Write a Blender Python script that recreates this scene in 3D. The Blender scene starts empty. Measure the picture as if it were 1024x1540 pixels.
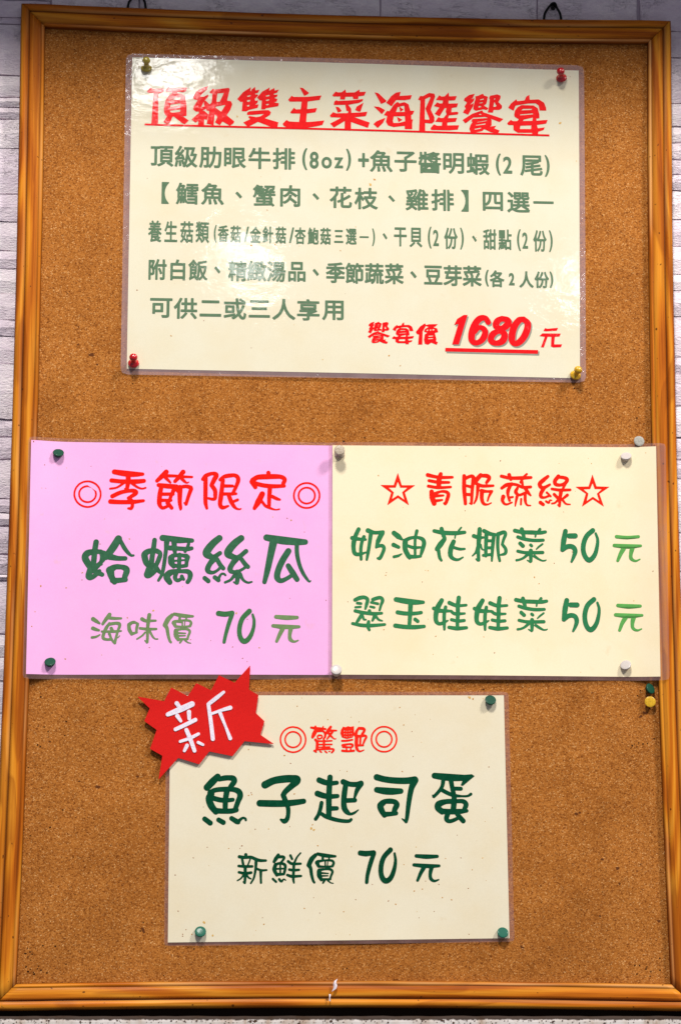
# A cork notice board with four menu notices on a white brick-patterned wall.
# Board coordinates in millimetres: X to the right, Z up, Y into the wall (cork face at Y = 0);
# the origin is the lower left inner corner of the frame.
import bpy, bmesh, math, random
import numpy as np
from mathutils import Vector, Matrix

random.seed(7)
C = bpy.context.scene.collection
S = 0.001

STROKES = {
 ('B', 'ring_mark'): 'L596,4134,8 595,4114,8 590,4095,8 582,4077,8 571,4061,8 558,4047,8 542,4035,8 524,4027,8 505,4021,8 486,4019,8 466,4021,8 447,4026,8 429,4034,8 413,4045,8 398,4058,8 387,4074,8 378,4092,8 372,4111,8 370,4130,8 371,4150,8 376,4169,8 384,4187,8 395,4203,8 408,4218,8 424,4229,8 442,4238,8 461,4243,8 480,4245,8 500,4244,8 519,4239,8 537,4231,8 554,4220,8 568,4206,8 580,4190,8 588,4172,8 594,4153,8 596,4134,8|L556,4133,8 555,4121,8 552,4109,8 547,4098,8 540,4088,8 531,4079,8 521,4072,8 509,4066,8 497,4063,8 485,4062,8 472,4063,8 460,4066,8 448,4071,8 438,4077,8 429,4086,8 421,4096,8 416,4107,8 412,4119,8 411,4131,8 411,4143,8 414,4155,8 419,4166,8 426,4177,8 435,4185,8 445,4193,8 457,4198,8 469,4201,8 481,4203,8 494,4202,8 506,4199,8 518,4194,8 528,4187,8 537,4178,8 545,4168,8 551,4157,8 554,4145,8 556,4133,8#L2486,4149,8 2485,4130,8 2480,4111,8 2472,4094,8 2461,4078,8 2447,4064,8 2431,4053,8 2413,4044,8 2395,4039,8 2375,4037,8 2356,4038,8 2337,4043,8 2320,4051,8 2304,4062,8 2290,4075,8 2279,4091,8 2270,4108,8 2265,4127,8 2263,4146,8 2265,4165,8 2270,4184,8 2278,4201,8 2289,4217,8 2303,4231,8 2318,4242,8 2336,4251,8 2355,4256,8 2374,4258,8 2394,4257,8 2412,4252,8 2430,4244,8 2446,4233,8 2460,4220,8 2471,4204,8 2479,4187,8 2485,4168,8 2486,4149,8|L2446,4148,8 2445,4135,8 2442,4124,8 2437,4112,8 2430,4102,8 2421,4094,8 2411,4086,8 2399,4081,8 2388,4078,8 2375,4076,8 2363,4077,8 2351,4080,8 2340,4085,8 2329,4092,8 2321,4101,8 2313,4111,8 2308,4122,8 2305,4133,8 2304,4146,8 2305,4158,8 2308,4170,8 2313,4181,8 2320,4191,8 2329,4200,8 2339,4207,8 2350,4212,8 2362,4216,8 2374,4217,8 2387,4216,8 2399,4213,8 2410,4208,8 2420,4201,8 2429,4193,8 2436,4183,8 2442,4172,8 2445,4160,8 2446,4148,8',
 ('B', 'heading'): 'S709,4332,22 804,4311,19 877,4308,19 953,4315,15|S687,4256,19 761,4249,18 900,4249,21 965,4256,18|S829,4299,22 830,4254,22 822,4187,16|S822,4187,9 803,4185,7|S798,4239,12 733,4194,9 676,4183,9|S864,4232,13 915,4197,10 952,4187,8 981,4195,8|S697,4117,19 764,4150,18 836,4166,16 883,4167,18 898,4151,21 859,4117,16 837,4102,16|S837,4102,16 863,4076,19 871,4046,15 861,4013,15 835,4012,9|S682,4070,21 765,4066,19 881,4070,19 965,4081,13#S1156,4337,22 1113,4292,21 1078,4258,16|S1157,4304,15 1252,4303,12|S1150,4289,15 1176,4263,13 1194,4244,9|S1302,4339,21 1267,4294,19 1234,4256,16|S1281,4298,13 1380,4296,10|S1289,4283,16 1315,4257,13 1337,4243,7 1351,4250,6|S1093,4221,18 1159,4210,18 1246,4208,21|S1115,4199,19 1105,4139,21 1102,4064,21 1111,4035,16 1133,4020,15 1173,4036,13|S1232,4196,22 1207,4140,15 1186,4080,15|S1123,4141,15 1218,4143,15|S1124,4087,15 1203,4088,12|S1172,4065,18 1209,4021,16|S1246,4200,19 1254,4167,10|S1275,4205,15 1334,4213,16 1370,4202,19|S1374,4191,18 1350,4120,16 1332,4057,15|S1332,4057,10 1316,4067,7|S1277,4201,24 1277,4134,21 1278,4067,18 1286,4022,15 1286,4008,9#S1497,4286,19 1498,4174,19 1500,4070,18 1512,4022,12|S1473,4278,15 1500,4309,19 1558,4330,15 1588,4317,22 1574,4280,21 1549,4227,18|S1549,4227,18 1579,4183,19 1583,4138,18 1576,4105,15 1518,4111,10|S1625,4277,16 1661,4307,15 1712,4318,15 1763,4311,18 1780,4279,19 1761,4215,16 1732,4152,15|S1647,4273,18 1639,4191,19 1631,4117,21 1626,4057,19 1646,4031,18 1697,4045,9|S1662,4221,15 1732,4222,13|S1648,4150,15 1762,4154,12|S1700,4140,18 1719,4088,19 1745,4044,16 1770,4022,10 1800,4018,7 1807,4024,5|S1733,4081,12 1776,4100,13#S2041,4343,19 2041,4313,18|S1906,4277,22 1950,4304,21 2041,4313,19 2140,4311,19 2181,4289,19 2170,4248,18|S1899,4262,22 1929,4214,18|S1917,4251,19 1994,4232,19 2075,4225,19 2178,4229,15|S2055,4212,20 2050,4123,18 2049,4048,16|S2076,4134,16 2113,4116,15 2142,4107,10|S1989,4155,24 1955,4084,27 1923,4028,16|S1985,4092,12 2018,4051,13 2062,4030,11 2106,4018,6 2139,4023,7',
 ('B', 'dish_name'): 'S567,3713,24 556,3631,24 550,3540,24 535,3461,23|S609,3630,19 542,3628,23 493,3613,29 476,3579,30 500,3529,29 535,3484,28 580,3451,23 625,3431,19|S620,3618,25 635,3601,35 614,3541,18 573,3496,23|S521,3467,27 509,3416,26 523,3405,25 564,3422,19 602,3462,16|S600,3524,16 614,3523,15|S757,3744,31 719,3678,33 681,3621,31 654,3587,29|S774,3730,17 808,3668,19 843,3623,16 871,3600,11 890,3601,9|S688,3587,28 755,3574,21 819,3574,19|S692,3469,35 706,3413,27 732,3369,24|S690,3469,34 734,3498,23 790,3499,21 832,3476,28 819,3414,24|S715,3382,24 759,3382,23 825,3389,21#S1067,3737,20 1060,3671,22 1050,3598,22 1043,3524,23|S1071,3644,20 1021,3640,23 986,3614,28 986,3585,28 1007,3529,25 1052,3513,28|S1088,3642,22 1117,3621,19 1106,3570,21 1085,3519,19|S1090,3542,11 1100,3539,9|S1040,3513,33 1014,3456,26 1011,3430,27 1047,3439,19 1086,3479,19|S1074,3513,23 1102,3474,19 1122,3454,14|S1136,3757,27 1198,3750,22 1265,3734,22 1343,3736,19 1388,3737,19|S1173,3741,26 1167,3661,18 1159,3582,17 1147,3491,17 1134,3435,15 1107,3386,12|S1199,3670,22 1266,3666,19 1355,3663,19 1386,3669,17|S1234,3725,23 1238,3674,23 1244,3628,16|S1360,3709,14 1352,3681,15 1331,3641,14|S1231,3608,12 1292,3607,14 1345,3610,12|S1212,3583,28 1215,3543,28 1235,3509,18|S1223,3603,18 1289,3609,15 1348,3599,18|S1351,3590,23 1345,3550,17 1344,3522,16|S1284,3612,18 1282,3550,18 1280,3476,17|S1240,3558,9 1329,3566,8|S1235,3518,17 1291,3511,16 1344,3518,16|S1204,3371,23 1178,3418,30 1200,3450,28 1247,3467,19 1303,3468,17 1359,3465,21 1378,3440,23 1371,3398,19 1357,3376,19|S1261,3453,17 1248,3414,19 1268,3388,16 1304,3403,15|S1306,3423,17 1323,3397,12#S1623,3761,28 1573,3718,31 1527,3660,34 1516,3626,35 1541,3604,28 1575,3596,20 1630,3630,19|S1586,3587,28 1545,3536,23 1526,3490,24 1535,3468,20 1571,3460,15 1610,3480,12 1640,3509,14|S1606,3576,19 1632,3531,20 1660,3498,19|S1502,3411,19 1533,3386,20|S1589,3418,19 1620,3395,19|S1622,3412,14 1644,3447,10 1666,3450,10 1680,3438,9|S1811,3763,28 1758,3720,32 1711,3663,34 1700,3628,34 1726,3606,27 1782,3595,20 1854,3650,20|S1771,3584,28 1735,3533,23 1719,3493,24 1733,3470,19 1783,3471,14 1833,3497,12 1850,3511,14|S1816,3579,19 1850,3534,20 1872,3514,19|S1781,3460,29 1784,3409,20 1779,3375,19|S1773,3369,12 1750,3380,6|S1756,3437,16 1723,3397,12 1678,3376,11|S1806,3449,17 1834,3398,12 1874,3376,10 1907,3383,8#S2030,3772,28 2089,3756,26 2167,3740,26 2246,3735,26 2302,3734,26 2364,3737,24|S2089,3730,34 2067,3622,30 2041,3491,26 2016,3383,19|S2219,3655,27 2169,3572,28 2133,3486,27 2125,3424,27 2153,3396,21 2204,3414,18 2248,3443,17|S2219,3527,22 2259,3465,26 2296,3409,22|S2292,3721,19 2294,3636,19 2315,3540,17 2349,3461,16 2388,3405,12 2404,3391,8 2414,3399,5',
 ('B', 'price_line'): 'S557,3046,18 583,3029,16 613,3009,9|S557,2966,16 584,2956,14 609,2949,10|S551,2887,11 586,2893,10 618,2911,6|S696,3085,17 667,3045,16 640,3004,12|S691,3058,14 736,3053,13 796,3054,9|S697,3010,11 673,2974,15 652,2924,14 647,2884,14 676,2871,11 720,2872,11|S697,3002,13 732,3011,11 777,3008,15 785,2991,13 771,2950,11 755,2885,11 746,2845,13|S634,2939,9 674,2939,10 739,2940,12 798,2945,7|S713,2967,14 731,2940,11|S697,2924,12 713,2884,10|S726,2859,9 746,2842,13|S772,2887,5 787,2904,4|S862,2996,15 868,2956,16 888,2921,15|S864,3001,16 891,3019,13 921,3020,12 935,3007,14 929,2967,12 927,2937,11|S888,2921,14 933,2934,8|S973,3050,16 1000,3036,14 1035,3035,12 1090,3037,9|S957,2970,11 997,2965,12 1017,2963,13 1096,2965,10|S1035,3086,17 1026,3018,16 1022,2943,13 1023,2888,12 1021,2852,12|S1019,2847,9 1001,2865,5|S1002,2935,8 978,2907,8 934,2877,7|S1042,2943,11 1068,2898,9 1090,2879,6 1110,2879,6#S1229,3086,16 1195,3050,21 1170,3000,20|S1178,2990,17 1188,2970,15 1197,2920,14 1213,2864,11 1223,2852,10|S1249,3096,13 1299,3082,13 1349,3075,11 1406,3078,10|S1294,3067,11 1294,3041,11|S1351,3067,8 1349,3047,8|S1245,3021,19 1258,2991,13|S1250,3031,13 1309,3041,8 1374,3040,10 1392,3022,11 1383,2994,12|S1260,2988,11 1320,2987,8 1380,2991,9|S1317,3037,7 1318,2996,7|S1339,3027,5 1337,2996,5|S1264,2945,20 1267,2910,21 1285,2875,14|S1261,2958,13 1311,2966,9 1361,2966,11 1382,2947,11 1371,2911,10 1362,2881,10|S1271,2933,9 1346,2930,6|S1277,2908,8 1344,2910,6|S1277,2880,9 1367,2881,8|S1315,2873,11 1300,2848,8|S1342,2871,9 1367,2851,6 1392,2845,4',
 ('B', 'price_number'): 'S1625,3106,22 1683,3100,22 1742,3112,19|S1742,3105,19 1710,3004,17 1686,2911,15 1676,2859,14|S1888,3128,22 1830,3064,20 1806,2980,20 1813,2904,20 1847,2867,22 1890,2897,20 1923,2973,15 1930,3048,13 1917,3099,10',
 ('B', 'currency'): 'S2118,3082,17 2206,3072,17 2298,3078,15|S2093,3004,15 2165,2994,17 2257,2995,17 2315,2998,13|S2173,2975,20 2148,2924,17 2125,2870,13|S2244,2980,20 2236,2925,15 2242,2888,17 2274,2869,10 2309,2880,6',
 ('C', 'star_mark'): 'P3167,4355 3201,4247 3316,4249 3227,4183 3262,4074 3168,4137 3076,4071 3110,4181 3019,4247 3132,4247|H3167,4281 3189,4227 3251,4228 3205,4186 3225,4118 3168,4160 3115,4123 3132,4184 3085,4226 3148,4227#P4877,4367 4911,4262 5023,4260 4934,4198 4971,4086 4877,4149 4781,4083 4817,4197 4729,4256 4842,4260|H4877,4293 4895,4240 4959,4240 4914,4198 4934,4132 4877,4170 4821,4130 4838,4198 4795,4236 4855,4239',
 ('C', 'heading'): 'S3429,4343,18 3492,4329,15 3551,4323,15 3644,4326,12|S3440,4293,14 3521,4280,15 3614,4280,12|S3434,4244,14 3521,4232,14 3629,4239,11|S3543,4354,17 3529,4309,23 3525,4249,21|S3462,4195,20 3468,4143,25 3484,4091,21|S3477,4169,18 3536,4196,11 3588,4196,14 3608,4175,17 3598,4130,16 3581,4091,15 3568,4096,7|S3484,4157,15 3565,4163,9|S3491,4113,15 3554,4123,9#S3748,4339,17 3747,4224,19 3757,4093,15|S3756,4315,15 3797,4336,14 3821,4336,17 3835,4319,15|S3830,4323,18 3818,4225,15 3812,4128,14 3809,4094,12|S3809,4090,8 3794,4097,6|S3755,4256,11 3810,4242,14|S3762,4176,14 3809,4173,14|S3893,4348,19 3851,4302,22 3834,4278,14|S3900,4344,15 3948,4342,19 3968,4325,17 3944,4283,14|S3844,4278,15 3899,4254,15 3947,4253,14 4002,4256,11|S3868,4247,17 3861,4177,12 3850,4129,11 3833,4097,8|S3899,4209,18 3946,4204,12 3991,4207,11|S3902,4199,19 3901,4136,17 3918,4095,14 3952,4089,8 3983,4103,6|S3984,4200,14 3963,4158,10 3951,4120,8|S4075,4342,15 4146,4327,15 4256,4329,17 4335,4334,13|S4143,4355,17 4157,4314,14|S4298,4364,10 4270,4336,11 4245,4291,13|S4077,4236,14 4118,4264,17 4166,4272,17|S4152,4258,15 4131,4209,17 4132,4167,12 4144,4126,12|S4090,4160,19 4082,4125,15 4109,4092,10 4164,4109,8|S4151,4154,10 4172,4158,10|S4180,4272,13 4214,4266,13 4262,4246,14 4331,4250,13|S4256,4294,13 4262,4259,10|S4214,4238,13 4200,4203,17 4227,4177,12 4282,4197,12|S4283,4239,17 4309,4198,15 4330,4174,8|S4210,4162,14 4199,4113,10 4193,4078,6|S4246,4141,10 4243,4093,9|S4282,4183,14 4282,4128,14 4296,4090,9 4328,4084,6#S4484,4346,14 4442,4311,19 4411,4276,19 4428,4245,17 4455,4248,15 4500,4273,11|S4448,4241,17 4420,4192,17 4421,4165,15 4447,4157,11 4492,4173,10|S4472,4203,10 4506,4169,9|S4415,4112,17 4439,4095,15|S4464,4124,10 4488,4113,11 4498,4134,7 4514,4133,6|S4577,4348,18 4545,4305,18 4552,4278,17 4593,4271,14 4635,4289,15 4652,4321,18 4622,4338,15 4580,4341,14|S4641,4293,15 4617,4244,11|S4517,4235,12 4585,4226,14 4678,4229,12|S4599,4223,18 4588,4153,15 4582,4084,12|S4580,4082,8 4566,4094,5|S4537,4187,14 4570,4153,14|S4653,4182,14 4619,4154,11|S4577,4146,12 4542,4111,9 4515,4105,8|S4605,4146,12 4638,4105,9 4676,4099,6',
 ('C', 'menu_line'): 'S2826,3854,18 2806,3813,18 2787,3754,21 2782,3687,19 2797,3639,18 2840,3636,15 2898,3655,6|S2872,3788,16 2854,3740,15 2845,3673,15 2848,3591,13|S2770,3777,18 2817,3769,16 2887,3764,11|S2907,3844,21 2964,3826,16 3038,3833,15|S2933,3822,18 2920,3726,16 2907,3644,15 2897,3588,11|S3030,3824,22 2997,3756,21 2979,3697,11|S2982,3704,13 3030,3712,16 3046,3690,16 3030,3638,15 3008,3601,16 2990,3601,9#S3133,3825,21 3170,3796,24 3203,3770,10|S3129,3721,19 3173,3701,15|S3133,3616,13 3169,3625,12 3199,3642,6|S3332,3846,15 3317,3775,13 3316,3634,12|S3230,3745,24 3230,3685,22 3257,3626,21 3268,3608,15|S3228,3759,18 3273,3782,15 3331,3789,12 3381,3773,18 3394,3739,19 3379,3680,18 3368,3642,13|S3250,3715,13 3302,3699,15 3361,3702,10|S3272,3620,18 3316,3618,15 3364,3624,12#S3483,3848,16 3556,3834,19 3667,3831,19 3748,3839,15|S3547,3868,18 3564,3808,18 3575,3786,15|S3719,3881,8 3697,3855,9|S3668,3814,7 3663,3787,7|S3571,3775,19 3537,3730,25 3508,3689,21|S3519,3678,16 3529,3615,15 3544,3589,11|S3652,3757,19 3628,3698,22 3623,3638,21 3643,3609,16 3687,3597,12 3732,3619,7|S3651,3705,13 3703,3691,13 3747,3693,10|S3828,3808,18 3873,3794,16 3918,3797,9|S3880,3869,19 3873,3783,21 3866,3693,16 3868,3597,15|S3860,3593,10 3846,3605,7|S3858,3708,12 3843,3663,10 3815,3633,7|S3887,3731,10 3898,3694,8 3913,3686,6|S3918,3854,18 3970,3829,18 4021,3822,13|S3938,3821,18 3933,3724,16 3931,3635,15|S4003,3814,16 3991,3710,16 3986,3635,12 3983,3591,9|S3943,3767,13 3999,3768,13|S3943,3705,13 3991,3706,13|S3909,3638,13 3983,3648,13|S4040,3830,16 4036,3725,15 4043,3636,13 4052,3592,12|S4051,3831,18 4095,3845,16 4105,3827,15 4087,3778,13 4076,3737,12|S4076,3737,13 4105,3696,15 4101,3659,15 4064,3645,9#S4188,3860,18 4247,3848,17 4335,3846,19 4415,3845,17 4455,3852,14|S4248,3873,18 4259,3833,18 4267,3804,14|S4407,3875,13 4391,3850,13|S4371,3834,9 4366,3808,8|S4213,3804,15 4263,3788,16 4334,3777,15 4390,3776,15 4434,3779,14|S4232,3748,17 4256,3726,18|S4324,3735,14 4333,3727,13|S4427,3744,9 4393,3718,9 4373,3698,6|S4211,3679,14 4265,3668,14 4325,3667,15 4428,3670,15|S4325,3685,18 4324,3637,17 4324,3593,14|S4320,3585,10 4292,3600,5|S4293,3648,14 4260,3620,11 4224,3604,10 4199,3599,11|S4356,3637,14 4388,3614,10 4423,3598,8 4447,3599,7 4457,3604,5',
 ('C', 'price_number'): 'S4631,3862,20 4615,3781,24 4602,3700,19|S4664,3820,22 4715,3821,23|S4602,3696,19 4646,3725,21 4694,3722,21 4713,3686,21 4696,3629,15 4680,3593,10|S4871,3871,21 4819,3824,21 4790,3759,21 4785,3687,21 4808,3627,21 4839,3609,22 4884,3656,19 4906,3728,16 4912,3793,13 4896,3845,10#S4632,3252,21 4617,3180,24 4604,3085,19|S4665,3213,21 4721,3213,22|S4604,3085,19 4652,3119,20 4699,3114,20 4716,3074,20 4702,3023,15 4683,2985,10|S4869,3263,21 4816,3215,21 4791,3151,21 4788,3079,21 4809,3016,21 4842,2999,22 4885,3048,19 4907,3120,16 4913,3184,13 4899,3235,10',
 ('C', 'currency'): 'S5079,3818,16 5167,3811,16 5268,3818,14|S5058,3740,16 5142,3730,16 5222,3731,16 5286,3737,12|S5137,3711,21 5112,3667,18 5085,3606,13|S5212,3712,21 5200,3660,16 5203,3624,16 5239,3604,10 5277,3618,6#S5079,3212,16 5170,3200,16 5270,3207,14|S5057,3130,16 5144,3119,16 5216,3120,16 5284,3126,12|S5140,3103,21 5111,3055,17 5088,2995,13|S5210,3104,21 5200,3052,16 5206,3012,14 5241,2995,10 5277,3007,6',
 ('C', 'menu_line2'): 'S2796,3235,16 2833,3252,18 2877,3258,16 2903,3240,16 2895,3196,15 2885,3159,10|S2815,3208,12 2847,3204,12|S2800,3171,10 2844,3175,10|S2950,3240,16 2986,3253,16 3019,3256,15 3033,3234,16 3019,3190,12 3008,3149,10|S2935,3215,11 2993,3204,12|S2928,3178,10 2961,3171,11|S2920,3141,15 2924,3126,15|S2798,3140,15 2862,3126,15 2950,3117,16 3026,3122,12|S2858,3115,16 2826,3063,15 2811,3041,12|S2862,3093,12 2873,3067,10 2891,3064,7|S2971,3109,18 2957,3079,14 2946,3057,10|S2979,3090,12 3001,3065,10 3030,3056,7|S2775,3030,13 2848,3016,16 2935,3014,16 3052,3024,12|S2913,3046,15 2907,3005,15 2919,2976,12#S3150,3243,21 3227,3225,19 3315,3217,19 3384,3221,15|S3163,3131,18 3227,3122,18 3314,3123,16 3366,3131,15|S3143,3015,19 3227,3005,19 3314,3004,19 3391,3011,15|S3275,3200,21 3271,3119,19 3264,3024,16|S3314,3072,16 3336,3055,16#S3545,3240,19 3508,3173,24 3493,3107,21 3497,3056,19 3522,3035,15 3559,3045,15 3597,3064,7|S3578,3181,15 3566,3122,16 3565,3049,16 3566,2987,11|S3475,3169,16 3523,3150,19 3581,3148,15 3632,3147,9|S3693,3264,19 3684,3197,19 3684,3124,18 3679,3050,16 3679,3014,16|S3611,3219,18 3662,3198,16 3699,3195,13 3756,3200,12|S3622,3147,12 3654,3125,15 3698,3124,13 3742,3127,10|S3628,3072,14 3683,3061,15 3738,3066,14|S3606,3005,15 3675,2996,18 3757,3003,14#S3899,3242,19 3861,3175,24 3846,3109,21 3849,3057,19 3875,3037,15 3912,3047,15 3950,3066,7|S3931,3183,15 3920,3124,16 3917,3051,16 3918,2988,11|S3828,3171,16 3876,3152,19 3934,3150,15 3986,3148,9|S4047,3265,19 4038,3199,19 4037,3125,18 4033,3052,16 4032,3015,16|S3965,3220,18 4016,3200,16 4052,3197,13 4110,3201,12|S3975,3148,13 4008,3127,15 4052,3126,13 4096,3128,10|S3981,3073,14 4036,3063,15 4091,3067,14|S3959,3007,15 4028,2997,18 4110,3005,14#S4190,3251,18 4250,3240,17 4337,3237,18 4416,3236,17 4456,3243,14|S4250,3264,17 4261,3224,18 4269,3196,14|S4408,3266,13 4392,3242,13|S4372,3225,9 4368,3200,8|S4215,3196,15 4265,3181,16 4336,3169,15 4391,3168,15 4435,3171,13|S4234,3141,17 4258,3119,17|S4325,3128,14 4334,3120,13|S4428,3137,9 4394,3111,9 4374,3091,6|S4214,3073,14 4267,3062,14 4326,3060,15 4429,3063,15|S4327,3078,17 4326,3031,17 4325,2987,13|S4321,2979,9 4294,2995,5|S4294,3042,14 4262,3014,11 4227,2998,10 4201,2994,11|S4358,3031,13 4389,3008,10 4424,2992,8 4448,2993,7 4458,2998,5',
 ('D', 'ring_mark'): 'L2379,2032,7 2377,2014,7 2373,1996,7 2365,1979,7 2354,1963,7 2341,1950,7 2326,1939,7 2309,1931,7 2291,1926,7 2272,1924,7 2254,1926,7 2235,1931,7 2218,1938,7 2203,1949,7 2190,1962,7 2179,1977,7 2171,1994,7 2166,2012,7 2164,2031,7 2165,2049,7 2170,2067,7 2178,2084,7 2189,2100,7 2202,2113,7 2217,2124,7 2234,2132,7 2252,2137,7 2271,2139,7 2289,2137,7 2308,2133,7 2325,2125,7 2340,2114,7 2353,2101,7 2364,2086,7 2372,2069,7 2377,2051,7 2379,2032,7|L2339,2032,7 2338,2020,7 2335,2009,7 2330,1999,7 2323,1989,7 2315,1981,7 2306,1974,7 2295,1969,7 2284,1966,7 2272,1965,7 2260,1966,7 2249,1969,7 2238,1974,7 2228,1980,7 2220,1988,7 2213,1998,7 2208,2008,7 2205,2019,7 2204,2031,7 2205,2043,7 2208,2054,7 2213,2064,7 2219,2074,7 2228,2082,7 2237,2089,7 2248,2094,7 2259,2097,7 2271,2098,7 2283,2097,7 2294,2094,7 2305,2089,7 2314,2083,7 2323,2075,7 2330,2065,7 2335,2055,7 2338,2044,7 2339,2032,7#L3154,2041,7 3152,2023,7 3147,2005,7 3139,1988,7 3129,1972,7 3115,1959,7 3100,1948,7 3083,1940,7 3065,1935,7 3046,1934,7 3027,1935,7 3009,1940,7 2992,1947,7 2977,1958,7 2963,1971,7 2952,1986,7 2944,2003,7 2940,2021,7 2938,2040,7 2940,2058,7 2944,2076,7 2952,2093,7 2963,2108,7 2977,2122,7 2992,2133,7 3009,2141,7 3027,2146,7 3046,2147,7 3065,2146,7 3083,2141,7 3100,2133,7 3116,2123,7 3129,2110,7 3140,2095,7 3148,2078,7 3152,2060,7 3154,2041,7|L3113,2041,7 3112,2029,7 3109,2018,7 3104,2008,7 3097,1998,7 3089,1990,7 3079,1983,7 3069,1978,7 3058,1975,7 3046,1974,7 3034,1975,7 3023,1978,7 3012,1983,7 3003,1989,7 2995,1997,7 2988,2007,7 2983,2017,7 2980,2028,7 2979,2040,7 2980,2051,7 2983,2063,7 2988,2073,7 2995,2083,7 3003,2091,7 3012,2097,7 3023,2102,7 3034,2105,7 3046,2107,7 3058,2106,7 3069,2103,7 3080,2098,7 3089,2091,7 3097,2083,7 3104,2074,7 3109,2063,7 3112,2052,7 3113,2041,7',
 ('D', 'heading'): 'S2424,2135,9 2461,2129,12 2509,2126,11 2546,2123,9|S2461,2144,9 2464,2123,10|S2528,2146,5 2518,2117,7|S2461,2104,17 2449,2080,18 2437,2053,12|S2473,2105,11 2522,2105,8 2541,2090,10 2543,2057,10 2528,2038,6|S2485,2068,7 2513,2068,7 2516,2050,7 2485,2041,7 2479,2062,7|S2591,2142,11 2570,2111,15 2552,2084,10|S2582,2110,11 2640,2111,7|S2607,2100,10 2583,2069,10 2561,2039,7|S2573,2090,11 2601,2057,8 2625,2039,5 2636,2042,4|S2461,2032,11 2476,2014,13 2475,1953,13|S2473,2021,8 2534,2020,7 2601,2024,7|S2473,1991,7 2601,1993,7|S2474,1968,5 2583,1971,7|S2468,1948,9 2601,1955,8 2617,1947,9 2601,1924,8|S2534,2026,11 2534,1954,11|S2452,1938,9 2468,1928,8|S2501,1934,7 2513,1926,7|S2544,1934,7 2559,1923,7|S2577,1933,5 2586,1933,5#P2680,2118 2697,2144 2715,2138 2740,2148 2758,2142 2788,2148 2790,2077 2776,2053 2728,2041 2688,2053 2674,2088|H2703,2114 2712,2114 2712,2104 2703,2104|H2724,2110 2732,2110 2732,2102 2724,2102|H2744,2113 2752,2113 2752,2104 2745,2104|H2763,2114 2770,2114 2770,2106 2763,2106|H2703,2089 2712,2089 2712,2081 2703,2081|H2724,2087 2732,2087 2732,2079 2724,2079|H2745,2090 2752,2090 2752,2081 2745,2081|H2763,2091 2771,2091 2771,2083 2763,2083|H2706,2066 2714,2066 2714,2059 2706,2059|H2725,2063 2732,2063 2732,2054 2725,2054|H2745,2065 2752,2065 2752,2057 2745,2057|H2764,2069 2771,2069 2771,2062 2764,2062|S2688,2024,9 2728,2025,9 2776,2034,8|S2694,1986,12 2740,1996,8 2776,1992,10 2776,1975,8 2740,1970,8 2697,1973,10|S2725,1961,7 2728,1943,7|S2763,1964,7 2761,1943,7|S2691,1940,11 2740,1936,9 2789,1941,10|S2831,2135,10 2810,2101,13 2804,2074,15|S2831,2132,12 2868,2129,13 2879,2117,11 2859,2080,12|S2807,2065,12 2849,2065,11 2892,2065,10 2880,2029,10 2865,1992,7|S2813,2059,16 2810,1998,16 2816,1956,13 2837,1936,8 2874,1947,5|S2845,2056,10 2842,1992,9|S2816,1986,10 2868,1987,8',
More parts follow.
